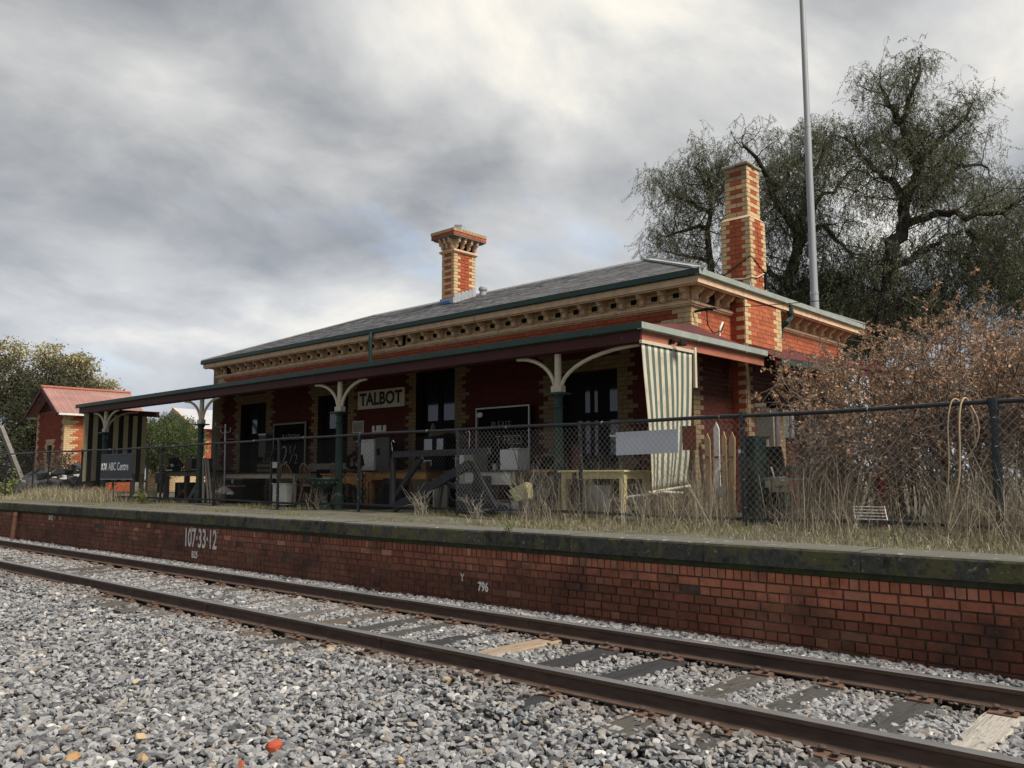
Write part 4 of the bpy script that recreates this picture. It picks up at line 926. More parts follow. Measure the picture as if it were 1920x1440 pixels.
def notice(label, x0, x1, z0, z1, mat, mat2, y=12.96):
    t = thing('notice', label, 'notice', ((x0 + x1) / 2, y, z0)); MB().box(x0, x1, y, y + .02, z0, z1).build('frame', mat2, t); MB().box(x0 + .02, x1 - .02, y - .004, y - .001, z0 + .02, z1 - .02).build('sheet', mat, t); return t
notice('small framed greenish notice on the wall below the name board', -17.30, -16.86, 2.53, 2.82, 'yellow', 'whitepaint').children[1].active_material = M['sand']
t = notice('pale notice with three tabs on the wall below the name board', -16.52, -15.99, 2.48, 2.68, 'whitepaint', 'whitepaint'); MB().box(-16.40, -16.36, 12.945, 12.953, 2.55, 2.685).box(-16.14, -16.10, 12.945, 12.953, 2.55, 2.685).build('clip', 'black', t)
t = thing('notice', 'white oval plaque above the left corner of the wide blackboard', 'plaque', (-12.95, 12.7, 2.7)); MB().prism([(.085 * math.cos(k * .4), .055 * math.sin(k * .4)) for k in range(16)], (-12.62, 12.76, 2.74), (1, 0, 0), (0, 0, 1), (0, -.02, 0)).build('plate', 'whitepaint', t); MB().beam((-12.7, 12.78, 1.7), (-12.7, 12.78, 2.7), .03, .03).build('post', 'grey', t)

# ---------------------------------------------------------------- furniture and junk on the platform
def table(label, x0, x1, y0, y1, z, leg=.07, ap=.12, top='yellow', legm=None, overhang=.04, stretch=False, turned=False, taper=1.):
    t = thing('table', label, 'table', ((x0 + x1) / 2, (y0 + y1) / 2, PZ)); legm = legm or top
    bevel(MB().box(x0, x1, y0, y1, z - .03, z).build('tabletop', top, t), .004)
    a = overhang
    g = MB(); g.box(x0 + a + leg, x1 - a - leg, y0 + a + .01, y0 + a + .035, z - .03 - ap, z - .031).box(x0 + a + leg, x1 - a - leg, y1 - a - .035, y1 - a - .01, z - .03 - ap, z - .031).box(x0 + a + .01, x0 + a + .035, y0 + a + leg, y1 - a - leg, z - .03 - ap, z - .031).box(x1 - a - .035, x1 - a - .01, y0 + a + leg, y1 - a - leg, z - .03 - ap, z - .031)
    g.build('apron', legm, t)
    for lx in (x0 + a + leg / 2, x1 - a - leg / 2):
        for ly in (y0 + a + leg / 2, y1 - a - leg / 2):
            mb = MB()
            if turned:
                r = leg / 2; H = z - .031 - PZ; mb.box(lx - r, lx + r, ly - r, ly + r, z - .031 - ap - .05, z - .031)
                mb.lathe((lx, ly, PZ), [(r * .5, 0), (r * .75, .05), (r * .5, .10), (r * .85, .30 * H), (r * 1.0, .52 * H), (r * .65, .60 * H), (r * 1.1, .66 * H), (r * .6, .70 * H), (r * .95, H - ap - .05)], 10)
            else:
                h = leg / 2; q = h * taper; vs = [(lx - q, ly - q, PZ), (lx + q, ly - q, PZ), (lx + q, ly + q, PZ), (lx - q, ly + q, PZ), (lx - h, ly - h, z - .031), (lx + h, ly - h, z - .031), (lx + h, ly + h, z - .031), (lx - h, ly + h, z - .031)]
                mb.add(vs, [(3, 2, 1, 0), (4, 5, 6, 7), (0, 1, 5, 4), (1, 2, 6, 5), (2, 3, 7, 6), (3, 0, 4, 7)])
            mb.build('leg', legm, t)
    if stretch: MB().box(x1 - a - leg + .01, x1 - a - .01, y0 + a + leg, y1 - a - leg, PZ + .14, PZ + .20).box(x0 + a + .01, x0 + a + leg - .01, y0 + a + leg, y1 - a - leg, PZ + .14, PZ + .20).build('stretcher', legm, t)
    return t
def crate(name, label, cat, x0, x1, y0, y1, z0, z1, mat, parts=None):
    t = thing(name, label, cat, ((x0 + x1) / 2, (y0 + y1) / 2, z0)); bevel(MB().box(x0, x1, y0, y1, z0, z1).build('body', mat, t), .008)
    for (nm, m, b) in (parts or ()): MB().box(*b).build(nm, m, t)
    return t
table('pale yellow painted table with a low stretcher, left of the striped blind', -8.62, -7.34, 10.46, 11.25, 1.54, .085, .10, 'yellow', stretch=True)
crate('panel', 'white enamel panel standing under the pale yellow table', 'panel', -8.24, -7.80, 10.72, 10.78, .86, 1.30, 'ceramic', [('rim', 'whitepaint', (-8.25, -7.79, 10.70, 10.719, 1.27, 1.31))])
t = thing('chair', 'low chair with a curved metal back behind the yellow table', 'chair', (-7.9, 11.6, PZ)); MB().tube([(-8.3, 11.6, PZ), (-8.3, 11.6, 1.66), (-8.2, 11.62, 1.72), (-7.7, 11.62, 1.72), (-7.6, 11.6, 1.64), (-7.6, 11.6, PZ)], .014, 6).build('back_frame', 'grey', t); MB().box(-8.28, -7.62, 11.3, 11.58, 1.2, 1.24).build('seat', 'black', t)
for x in (-8.26, -7.64): MB().tube([(x, 11.32, PZ), (x, 11.32, 1.2)], .012, 6).build('leg', 'grey', t)
bn = table('long workbench with chipped cream drawers and a grey brown top', -11.6, -9.0, 11.1, 11.9, 1.56, .10, .22, 'timber', 'offwhite')
MB().box(-11.4, -10.25, 11.13, 11.15, 1.30, 1.52).build('drawer', 'whitepaint', bn); MB().box(-10.13, -9.2, 11.13, 11.15, 1.30, 1.52).build('drawer', 'timber', bn); MB().box(-9.72, -9.1, 11.085, 11.098, 1.532, 1.562).build('edge_strip', 'orangewood', bn); MB().box(-11.45, -9.15, 11.3, 11.85, .98, 1.01).build('shelf', 'timber', bn)
table('honey coloured farmhouse table with stout turned legs, behind the charcoal trestle', -14.95, -12.95, 11.55, 12.4, 1.58, .15, .17, 'timber', 'orangewood', turned=True)
table('honey brown side table between the farmhouse table and the workbench', -12.85, -11.75, 11.9, 12.5, 1.56, .09, .2, 'timber', 'orangewood')
table('dark old table with pale turned legs, left of the white cupboard', -21.25, -17.6, 11.5, 12.2, 1.56, .10, .12, 'dark', 'offwhite', turned=True)
table('dark workshop table behind the ABC sign carrying boxes', -23.6, -20.95, 11.1, 11.9, 1.62, .12, .12, 'dark', 'greywood')
table('low honey timber bench behind the green urn', -16.9, -15.1, 11.75, 12.3, 1.52, .09, .3, 'orangewood', 'orangewood')
crate('box', 'white square box standing on the workbench', 'box', -10.58, -10.14, 11.2, 11.5, 1.561, 1.93, 'ceramic', [('lid', 'whitepaint', (-10.33, -10.10, 11.18, 11.5, 1.931, 1.95))])
crate('box', 'tall grey white box behind the charcoal trestle post', 'box', -11.80, -11.36, 11.3, 11.7, 1.561, 1.94, 'sand', [('corner_strip', 'whitepaint', (-11.82, -11.60, 11.285, 11.299, 1.57, 1.93))])
crate('tin', 'small cream tin on the workbench left of the white box', 'tin', -10.86, -10.78, 11.3, 11.38, 1.561, 1.67, 'cream', [('lid', 'sand', (-10.865, -10.775, 11.295, 11.385, 1.671, 1.685))])
t = thing('monitor', 'small black framed screen at the right end of the workbench', 'screen', (-9.6, 11.5, 1.561)); MB().box(-9.95, -9.55, 11.5, 11.53, 1.59, 1.80).build('screen', 'board', t); MB().box(-9.97, -9.53, 11.51, 11.54, 1.80, 1.815).box(-9.97, -9.951, 11.51, 11.54, 1.57, 1.80).box(-9.549, -9.53, 11.51, 11.54, 1.57, 1.80).build('frame', 'grey', t); MB().box(-9.85, -9.65, 11.52, 11.62, 1.562, 1.589).build('foot', 'black', t)
t = thing('clamp', 'old dark iron mincer on the workbench between the tin and the white box', 'tool', (-10.7, 11.4, 1.561)); MB().lathe((-10.68, 11.4, 1.561), [(.06, 0), (.04, .06), (.05, .14), (.08, .22)], 10).build('body', 'rust', t); MB().tube([(-10.68, 11.36, 1.72), (-10.62, 11.2, 1.74), (-10.55, 11.2, 1.66)], .014, 6).build('crank', 'black', t)
# charcoal trestle frame
t = thing('charcoal_trestle', 'charcoal painted timber frame with braces leaning behind the fence', 'frame', (-11.2, 10.35, PZ)); yb = 10.32
def bm_(a, b, w, nm='beam', y=0, m='beam'): MB().beam((a[0], yb + y, a[1]), (b[0], yb + y, b[1]), .07, w, up=(0, 0, 1)).build(nm, m, t)
bm_((-12.50, 1.86), (-9.98, 1.88), .11, 'top_beam'); bm_((-12.52, .92), (-12.50, 1.805), .085, 'upright', 0); bm_((-11.78, 1.80), (-12.62, .98), .10, 'brace', .075)
bm_((-10.46, 1.66), (-12.45, .87), .15, 'long_brace', .0); bm_((-10.50, 1.68), (-9.90, .90), .10, 'leg', .075); bm_((-11.3, 1.36), (-9.75, .92), .06, 'thin_strut', .15); bm_((-11.3, 1.36), (-11.42, .88), .06, 'pale_strut', .15, 'greywood')
MB().tube([(-12.47, yb - .05, 1.93), (-12.49, yb - .06, 2.08), (-12.44, yb - .06, 2.13), (-12.41, yb - .06, 2.09)], .006, 5).build('hook', 'steel', t); MB().tube([(-10.42, yb - .05, 1.95), (-10.40, yb - .06, 2.2), (-10.44, yb - .06, 2.25), (-10.48, yb - .06, 2.2)], .006, 5).build('hook', 'steel', t)
# grey and pale boards under the bench
crate('panel', 'grey mottled panel leaning under the bench beside the pale strut', 'panel', -12.05, -11.70, 10.95, 11.0, PZ, 1.36, 'sand', [('edge', 'whitepaint', (-12.07, -12.051, 10.94, 11.01, PZ, 1.40))])
crate('panel', 'grey lilac panel leaning under the left end of the workbench', 'panel', -11.45, -11.02, 10.95, 11.0, PZ, 1.34, 'grey', [('edge', 'steel', (-11.46, -11.01, 10.93, 10.949, 1.32, 1.35))])
crate('cabinet', 'slim grey green locker under the left end of the workbench', 'cabinet', -10.98, -10.72, 10.92, 11.25, PZ, 1.46, 'grey', [('door', 'green', (-10.96, -10.74, 10.905, 10.919, .84, 1.42))])
crate('box', 'low white carton on the ground under the workbench, left one', 'carton', -10.9, -10.45, 11.3, 11.6, PZ, 1.02, 'ceramic', [('flap', 'whitepaint', (-10.9, -10.68, 11.28, 11.299, .9, 1.03))]); crate('box', 'low white carton on the ground under the workbench, right one', 'carton', -10.38, -10.02, 11.3, 11.6, PZ, 1.0, 'ceramic', [('flap', 'whitepaint', (-10.38, -10.2, 11.28, 11.299, .9, 1.01))])
crate('box', 'cardboard box on the shelf under the workbench', 'box', -10.05, -9.75, 11.35, 11.7, 1.011, 1.25, 'timber', [('tape', 'sand', (-9.93, -9.87, 11.34, 11.349, 1.02, 1.25))])
t = thing('door_panel', 'dark board leaning across the front of the honey farmhouse table', 'board', (-13.9, 11.3, PZ)); g = MB(); g.prism([(-14.3, PZ), (-13.5, PZ), (-13.35, 1.40), (-14.0, 1.42)], (0, 11.3, 0), (1, 0, 0), (0, 0, 1), (0, .04, 0)).build('panel', 'dark', t); MB().prism([(-14.05, .9), (-13.6, .9), (-13.5, 1.3), (-13.95, 1.3)], (0, 11.285, 0), (1, 0, 0), (0, 0, 1), (0, .014, 0)).build('inset', 'black', t)
crate('board', 'brown board leaning behind the trestle upright', 'board', -13.3, -12.75, 11.45, 11.5, PZ, 1.40, 'timber', [('batten', 'rust', (-13.33, -13.28, 11.43, 11.449, PZ, 1.35))])
# green urn round the post, chairs, white box, stand, poles
t = thing('urn', 'green cast iron urn on a fluted pedestal in front of the third verandah post', 'urn', (-14.78, 10.38, PZ))
MB().lathe((-14.78, 10.36, PZ), [(.15, 0), (.15, .06), (.10, .10), (.085, .16)], 18).lathe((-14.78, 10.36, PZ), [(.085, .16), (.075, .34)], 20, flute=.12).build('pedestal', 'green', t)
MB().lathe((-14.78, 10.36, PZ), [(.07, .34), (.10, .37), (.17, .41), (.25, .46), (.30, .52), (.315, .58), (.33, .60), (.33, .625), (.29, .625), (.26, .56), (.02, .52)], 24).build('bowl', 'green', t, smooth=True)
g = MB()
for k in range(14): a = k * math.pi / 7; g.lathe((-14.78 + .305 * math.cos(a), 10.36 + .305 * math.sin(a), PZ + .50), [(.012, 0), (.028, .02), (.02, .045)], 6)
tag(g.build('moulding', 'green', t), kind='stuff')
def chair(loc, rz, label):
    t = thing('spindle_chair', label, 'chair', loc, 'hoop backed spindle chairs'); x, y, z = loc
    s = MB(); s.prism([(.20 * math.cos(k * .393) * 1.05, .20 * math.sin(k * .393)) for k in range(16)], (x, y, z + .45), (1, 0, 0), (0, 1, 0), (0, 0, .035)); s.build('seat', 'chairwood', t)
    for a in (-1, 1):
        for b in (-1, 1): MB().tube([(x + a * .14, y + b * .13, z + .45), (x + a * .17, y + b * .165, z + .25), (x + a * .205, y + b * .21, z)], [.017, .022, .013], 7).build('leg', 'chairwood', t)
    MB().tube([(x - .17, y - .16, z + .24), (x - .17, y + .16, z + .24)], .012, 6).tube([(x + .17, y - .16, z + .24), (x + .17, y + .16, z + .24)], .012, 6).tube([(x - .17, y, z + .24), (x + .17, y, z + .24)], .012, 6).build('stretcher', 'chairwood', t)
    hp = [(x + .19 * math.cos(math.pi * k / 16) * (1 if 0 < k < 16 else .9), y + .17 + .09 * math.sin(math.pi * k / 16), z + .485 + .46 * math.sin(math.pi * k / 16) ** .8) for k in range(17)]
    MB().tube(hp, .013, 6).build('back_hoop', 'chairwood', t)
    for k in range(-3, 4):
        MB().tube([(x + k * .038, y + .165, z + .485), (x + k * .050, y + .165 + .085, z + .485 + .455 * math.sqrt(max(.05, 1 - (k * .05 / .19) ** 2)))], .0065, 5).build('spindle', 'chairwood', t)
    t.rotation_euler = (0, 0, rz); return t
c0_ = chair((-16.95, 11.0, PZ), R(200), 'leftmost of the three hoop backed spindle chairs, beside the white cupboard')
def cpy(loc, rz, label):
    c = copy_tree(c0_); c.location = loc; c.rotation_euler = (0, 0, rz); c['label'] = label; WL[c.name] = Vector(loc); return c
cpy((-16.2, 11.05, PZ), R(188), 'middle one of the three hoop backed spindle chairs'); cpy((-15.45, 11.35, PZ), R(170), 'spindle chair partly hidden behind the green third verandah post')
crate('cupboard', 'small white cupboard on the ground left of the spindle chairs', 'cupboard', -17.26, -16.72, 10.72, 11.0, PZ + .02, 1.28, 'whitepaint', [('rim', 'white', (-17.28, -16.70, 10.70, 11.01, 1.281, 1.30)), ('plinth', 'dark', (-17.24, -16.74, 10.73, 11.0, PZ - .01, PZ + .019))])
t = thing('meter_box', 'small grey box on twin posts behind the bottom of the PLATFORM blackboard', 'post', (-17.9, 11.2, PZ))
for x in (-18.15, -17.75): MB().box(x - .02, x + .02, 11.2, 11.24, PZ, 1.82).build('post', 'grey', t)
MB().box(-18.02, -17.78, 11.17, 11.198, 1.66, 1.80).build('label_plate', 'whitepaint', t)
t = thing('bench_seat', 'grey slatted seat back behind the spindle chairs', 'bench', (-16.6, 12.0, PZ)); MB().box(-17.6, -15.6, 11.9, 11.95, 1.62, 1.76).build('back_rail', 'greywood', t); MB().box(-17.6, -15.6, 11.6, 11.95, 1.22, 1.26).build('seat', 'greywood', t)
for x in (-17.5, -15.7): MB().box(x, x + .06, 11.62, 11.94, PZ, 1.22).build('leg', 'greywood', t)
t = thing('coat_stand', 'thin white metal pole stand with hooked arms near the second verandah post', 'stand', (-19.95, 11.0, PZ))
MB().tube([(-19.93, 11.0, 1.2), (-19.98, 11.0, 2.78)], .022, 8).build('pole', 'steel', t)
for (a, b, z) in ((-1, 0, 2.62), (1, 0, 2.62), (-.3, -1, 2.75), (.6, 1, 2.45), (-.9, .4, 2.42)):
    l = .24; MB().tube([(-19.97, 11, z - .04), (-19.97 + a * l * .7, 11 + b * l * .7, z - .05), (-19.97 + a * l, 11 + b * l, z - .02), (-19.97 + a * l, 11 + b * l, z + .07)], .009, 6).build('hook', 'steel', t)
MB().lathe((-19.93, 11, 1.02), [(.18, 0), (.22, .05), (.16, .12), (.05, .18)], 14).build('base', 'whitepaint', t)
MB().tube([(-20.3, 10.95, 1.08), (-20.0, 10.95, 1.08)], .04, 8).tube([(-19.85, 10.9, 1.05), (-19.35, 10.9, 1.05)], .04, 10).build('foot', 'ceramic', t); MB().box(-20.35, -19.6, 11.1, 11.4, 1.20, 1.24).build('board', 'redbare', t); MB().box(-20.35, -19.7, 10.9, 10.93, PZ + .06, PZ + .09).build('bar', 'whitepaint', t); MB().tube([(-19.93, 11.02, PZ), (-19.93, 11.02, 1.04)], .03, 8).build('stem', 'grey', t)
t = thing('cream_cabinet', 'grey cabinet on the wall behind the coat stand', 'cabinet', (-21.9, 12.8, 1.8)); MB().box(-21.3, -20.95, 12.75, 12.97, 2.0, 2.62).build('body', 'grey', t); MB().box(-21.32, -20.93, 12.735, 12.749, 2.60, 2.64).build('rim', 'steel', t)
for i, (a, b, lab) in enumerate((((-20.3, 1.88), (-19.95, .82), 'grey pole leaning by the second verandah post, left one'), ((-20.2, 1.9), (-19.72, .82), 'grey pole leaning by the second verandah post, middle one'), ((-20.08, 1.86), (-19.6, .82), 'grey pole leaning by the second verandah post, right one'))):
    t = thing('pole', lab, 'pole', (b[0], 10.5, PZ), 'poles leaning by the verandah post'); MB().beam((b[0], 10.45 + .02 * i, b[1]), (a[0], 10.6, a[1]), .045, .05).build('shaft', 'greywood', t); MB().beam((a[0], 10.6, a[1]), (a[0] - .01, 10.603, a[1] + .03), .05, .055).build('end_cap', 'grey', t)
# between the ABC sign and the second post
crate('chest', 'dark wooden chest on the ground under the old dark table', 'chest', -20.9, -20.0, 11.55, 12.1, PZ, 1.36, 'dark', [('lid', 'timber', (-20.93, -19.97, 11.52, 12.13, 1.361, 1.40)), ('hasp', 'steel', (-20.5, -20.4, 11.505, 11.519, 1.28, 1.39))])
crate('chest', 'black trunk on the ground under the dark workshop table', 'trunk', -23.2, -22.3, 11.3, 11.8, PZ, 1.3, 'black', [('strap', 'timber', (-22.95, -22.88, 11.285, 11.299, PZ, 1.3)), ('strap', 'timber', (-22.6, -22.53, 11.285, 11.299, PZ, 1.3))])
crate('crate', 'dark slatted crate on the old dark table near the blackboard', 'crate', -19.4, -18.8, 11.6, 12.0, 1.561, 1.82, 'dark', [('slat', 'timber', (-19.4, -18.8, 11.58, 11.599, 1.58, 1.64)), ('slat', 'timber', (-19.4, -18.8, 11.58, 11.599, 1.70, 1.76))])
crate('tin', 'rusty tin on the honey farmhouse table near the trestle top beam', 'tin', -13.35, -13.2, 11.75, 11.9, 1.581, 1.75, 'rust', [('lid', 'steel', (-13.355, -13.195, 11.745, 11.905, 1.751, 1.77))])
crate('basket', 'brown basket on the honey side table beside the third doorway', 'basket', -12.6, -12.15, 12.0, 12.4, 1.561, 1.80, 'timber', [('rim', 'greywood', (-12.62, -12.13, 11.98, 12.42, 1.801, 1.83))])
t = thing('tyre', 'old black tyre leaning under the honey side table', 'tyre', (-12.3, 11.8, PZ)); MB().tube([(-12.3 + .27 * math.cos(k * .3307), 11.78, PZ + .35 + .27 * math.sin(k * .3307)) for k in range(20)], .085, 8).build('tread', 'black', t); MB().tube([(-12.3 + .19 * math.cos(k * .3307), 11.76, PZ + .35 + .19 * math.sin(k * .3307)) for k in range(20)], .02, 6).build('bead', 'grey', t)
t = thing('ladder', 'short dark wooden ladder leaning on the wall left of the coat stand', 'ladder', (-20.9, 12.6, PZ))
for x in (-21.0, -20.7): MB().beam((x, 12.4, PZ), (x, 12.9, 2.3), .05, .07).build('rail', 'timber', t)
for k in range(5): MB().beam((-20.97, 12.45 + k * .09, 1.05 + k * .27), (-20.73, 12.45 + k * .09, 1.05 + k * .27), .035, .035).build('rung', 'timber', t)
crate('tv_set', 'brown boxed television on the dark workshop table', 'television', -22.45, -21.68, 11.2, 11.6, 1.621, 1.95, 'timber', [('screen', 'board', (-22.05, -21.72, 11.185, 11.199, 1.67, 1.93)), ('screen_edge', 'steel', (-22.06, -21.70, 11.18, 11.199, 1.64, 1.66))])
crate('tin', 'grey square tin fixed to the left leg of the dark workshop table', 'tin', -23.75, -23.42, 10.98, 11.09, 1.28, 1.56, 'grey', [('lid', 'steel', (-23.76, -23.41, 10.97, 11.1, 1.561, 1.58))])
t = thing('engine', 'black machine with a white gauge on the workshop table', 'machine', (-23.4, 11.4, 1.621)); MB().lathe((-23.5, 11.4, 1.621), [(.18, 0), (.2, .1), (.12, .18), (.16, .3), (.05, .38)], 10).tube([(-23.4, 11.4, 1.85), (-23.1, 11.3, 1.95), (-22.9, 11.35, 1.75)], .05, 7).build('body', 'black', t); MB().lathe((-23.28, 11.24, 1.74), [(.045, 0), (.05, .04), (.03, .07)], 8).build('gauge', 'whitepaint', t); MB().box(-23.35, -23.0, 11.1, 11.12, 1.625, 1.655).build('plate', 'whitepaint', t)
t = thing('anchor_hook', 'rusty curved iron bar with legs on the ground below the television', 'ironwork', (-21.7, 10.9, PZ)); MB().tube([(-22.3, 10.9, PZ), (-22.1, 10.9, PZ + .18), (-21.9, 10.9, PZ + .28), (-21.75, 10.9, PZ + .24), (-21.7, 10.9, PZ)], .035, 7).build('bar', 'rust', t); MB().tube([(-21.76, 10.92, PZ + .2), (-21.78, 10.95, 1.6)], .018, 6).build('rod', 'redpaint', t)
t = thing('plank', 'pale weathered plank leaning right of the rusty iron bar', 'plank', (-21.4, 10.9, PZ)); MB().beam((-21.55, 10.85, PZ), (-21.05, 11.05, 1.58), .04, .09).build('board', 'greywood', t); MB().beam((-21.06, 11.04, 1.56), (-21.04, 11.05, 1.62), .045, .095).build('end_cap', 'timber', t)
t = thing('chain_hoop', 'rusty hoop hanging on a chain left of the second verandah post', 'hoop', (-20.75, 10.9, 1.0)); MB().tube([(-20.75 + .17 * math.cos(k * .3307), 10.9, 1.2 + .2 * math.sin(k * .3307)) for k in range(20)], .012, 6).build('hoop', 'rust', t); MB().tube([(-20.72, 10.88, PZ), (-20.70, 10.88, 1.0), (-20.68, 10.9, 1.64)], .010, 5).build('chain', 'steel', t)
crate('box', 'small cream tin box on the ground under the ABC sign', 'box', -23.72, -23.5, 10.75, 10.95, PZ, 1.03, 'offwhite', [('lid', 'sand', (-23.73, -23.49, 10.74, 10.96, 1.031, 1.05))])
t = thing('sack', 'crumpled pale sheet standing on the ground under the ABC sign', 'sheet', (-24.2, 10.8, PZ)); MB().prism([(-24.35, PZ), (-24.1, PZ), (-24.08, 1.0), (-24.15, 1.1), (-24.2, 1.02)], (0, 10.8, 0), (1, 0, 0), (0, 0, 1), (0, .05, 0)).build('fold', 'whitepaint', t); MB().prism([(-24.3, PZ), (-24.15, PZ), (-24.16, .95)], (0, 10.78, 0), (1, 0, 0), (0, 0, 1), (0, .015, 0)).build('flap', 'sand', t)
for i, (x, lab) in enumerate(((-24.55, 'grey timber post under the left part of the ABC sign'), (-23.98, 'grey timber post under the right part of the ABC sign'))):
    t = thing('timber_post', lab, 'post', (x, 10.7, PZ)); MB().box(x - .05, x + .05, 10.65, 10.75, PZ, 1.5).build('shaft', 'greywood', t); MB().box(x - .06, x + .06, 10.64, 10.76, 1.501, 1.53).build('cap', 'timber', t)
# sewing machine with lattice iron legs in front of the white cabinet
crate('cabinet', 'tall white cupboard against the wall below the notices', 'cabinet', -16.40, -15.78, 12.45, 12.9, PZ, 2.32, 'whitepaint', [('rim', 'steel', (-16.42, -15.76, 12.43, 12.449, 2.26, 2.30))])
crate('board', 'tall grey board standing right of the white cupboard', 'board', -15.76, -15.30, 12.5, 12.56, PZ, 2.36, 'grey', [('handle', 'black', (-15.72, -15.64, 12.47, 12.499, 1.95, 2.1))])
t = thing('treadle_machine', 'black treadle sewing machine on lattice iron legs behind the green urn', 'machine', (-14.6, 11.1, PZ)); g = MB(); g.lathe((-14.75, 11.1, 1.6), [(.10, 0), (.12, .03), (.05, .08)], 10).tube([(-14.95, 11.1, 1.64), (-14.95, 11.1, 1.86), (-14.75, 11.1, 1.93), (-14.5, 11.1, 1.88), (-14.45, 11.1, 1.68)], .045, 7).tube([(-14.55 + .14 * math.cos(k * .44), 11.06, 1.72 + .14 * math.sin(k * .44)) for k in range(15)], .016, 5).build('head', 'black', t)
MB().box(-15.1, -14.25, 10.95, 11.35, 1.55, 1.58).build('table_board', 'dark', t)
g = MB()
for x0 in (-15.05, -14.35):
    for k in range(4): z = PZ + .06 + k * .17; g.tube([(x0 - .0 + .0, 11.0, z), (x0 + .17, 11.0, z + .17)], .009, 5).tube([(x0 + .17, 11.0, z), (x0, 11.0, z + .17)], .009, 5)
g.tube([(-14.9 + .18 * math.cos(k * .44), 11.05, 1.12 + .18 * math.sin(k * .44)) for k in range(15)], .012, 5).tube([(-14.3, 11, PZ), (-14.3, 11, 1.55)], .014, 5).tube([(-15.08, 11, PZ), (-15.08, 11, 1.55)], .014, 5).tube([(-15.08, 11, 1.0), (-14.2, 11, 1.0)], .012, 5)
g.build('lattice_legs', 'black', t)
# carved horn on a stick, watering tin, pram handle by the nearest post
t = thing('garden_tool', 'small rusty ring on a thin stick left of the nearest verandah post', 'tool', (-10.2, 11.2, 1.55)); MB().tube([(-10.02, 11.1, 1.56), (-10.12, 11.1, 1.85), (-10.20, 11.1, 2.02)], .008, 5).build('stick', 'greywood', t); MB().tube([(-10.19 + .035 * math.cos(k * .44), 11.1, 2.08 + .06 * math.sin(k * .44)) for k in range(15)], .016, 5).build('ring', 'rust', t)
t = thing('planter', 'torn pale green tub beside the nearest verandah post', 'tub', (-9.35, 10.4, 1.1)); g = MB(); g.add([(-9.62, 10.4, 1.22), (-9.2, 10.35, 1.36), (-9.18, 10.4, 1.1), (-9.45, 10.4, 1.04), (-9.6, 10.52, 1.2), (-9.2, 10.5, 1.34), (-9.18, 10.52, 1.08), (-9.45, 10.52, 1.02)], [(0, 1, 2, 3), (7, 6, 5, 4), (0, 1, 5, 4), (1, 2, 6, 5), (2, 3, 7, 6), (3, 0, 4, 7)]).build('body', 'yellow', t); MB().tube([(-9.4, 10.45, 1.03), (-9.42, 10.45, PZ)], .03, 6).build('stem', 'greywood', t)
t = thing('stake', 'reddish square stake right of the nearest verandah post', 'stake', (-8.35, 10.5, PZ)); MB().box(-8.36, -8.28, 10.5, 10.56, PZ, 1.93).build('shaft', 'redpaint', t); MB().box(-8.37, -8.27, 10.49, 10.57, 1.931, 1.95).build('cap', 'dark', t)
t = thing('folding_stool', 'thin pale metal folding frame on the grass below the striped blind', 'frame', (-7.0, 10.6, PZ)); MB().tube([(-7.35, 10.55, 1.14), (-6.8, 10.7, 1.22), (-6.75, 11.1, 1.2)], .02, 6).build('rail', 'whitepaint', t)
for x, y in ((-7.3, 10.56), (-6.85, 10.68)): MB().tube([(x, y, PZ), (x, y, 1.16)], .012, 6).build('leg', 'grey', t)
MB().box(-7.4, -6.9, 10.35, 10.5, PZ + .03, PZ + .07).build('foot_board', 'whitepaint', t)
# dark vent stack / items around the doorway
crate('rack', 'black rack with pale drawers standing in the third doorway', 'rack', -13.9, -13.2, 12.3, 12.7, PZ, 2.3, 'black', [('drawer_front', 'steel', (-13.85, -13.6, 12.285, 12.299, 1.9, 2.25)), ('drawer_front', 'steel', (-13.45, -13.25, 12.285, 12.299, 2.0, 2.25)), ('drawer_front', 'white', (-13.85, -13.62, 12.285, 12.299, 1.68, 1.8)), ('orange_tray', 'orangewood', (-13.75, -13.5, 12.27, 12.299, 1.42, 1.54))])
t = thing('coiled_cloth', 'pale bundle on top of the black rack', 'bundle', (-13.6, 12.4, 2.3)); MB().lathe((-13.75, 12.45, 2.301), [(.09, 0), (.1, .05), (.05, .12), (.06, .2), (.02, .3)], 8).build('bundle', 'greywood', t); MB().tube([(-13.6, 12.4, 2.36), (-13.2, 12.4, 2.42), (-12.8, 12.4, 2.34)], [.08, .06, .03], 8).build('roll', 'timber', t)
# right hand end under the lean-to
for i, (x, y, z0, z1, w, m, tilt, lab) in enumerate(((-6.20, 10.9, PZ, 2.06, .085, 'picket', .00, 'bare timber paling, left one right of the striped blind'), (-6.07, 10.93, PZ + .2, 2.22, .085, 'whitepaint', .0, 'chipped white paling, tallest of the palings right of the striped blind'), (-5.97, 10.96, PZ, 2.08, .065, 'picket', .0, 'bare paling just right of the white one'), (-5.87, 10.98, PZ, 2.07, .085, 'picket', .02, 'rightmost pale bare paling by the green locker'), (-6.29, 10.9, PZ, 1.95, .05, 'timber', -.03, 'thin brown paling, leftmost of the palings'))):
    t = thing('paling', lab, 'paling', (x, y, PZ), 'palings leaning at the end of the verandah'); g = MB(); g.prism([(-w / 2 - tilt, z0), (w / 2 - tilt, z0), (w / 2 + tilt, z1 - .10), (tilt, z1), (-w / 2 + tilt, z1 - .10)], (x, y, 0), (1, 0, 0), (0, 0, 1), (0, .02, 0)).build('board', m, t); MB().box(x - w / 2 + .012, x + w / 2 - .012, y - .012, y - .001, 1.70, 1.73).build('nail_strip', 'timber', t)
crate('locker', 'tall dark green locker behind the fence post', 'locker', -5.90, -5.66, 11.3, 11.65, PZ, 2.02, 'lockergreen', [('door', 'lockergreen', (-5.88, -5.68, 11.285, 11.299, .85, 1.99))])
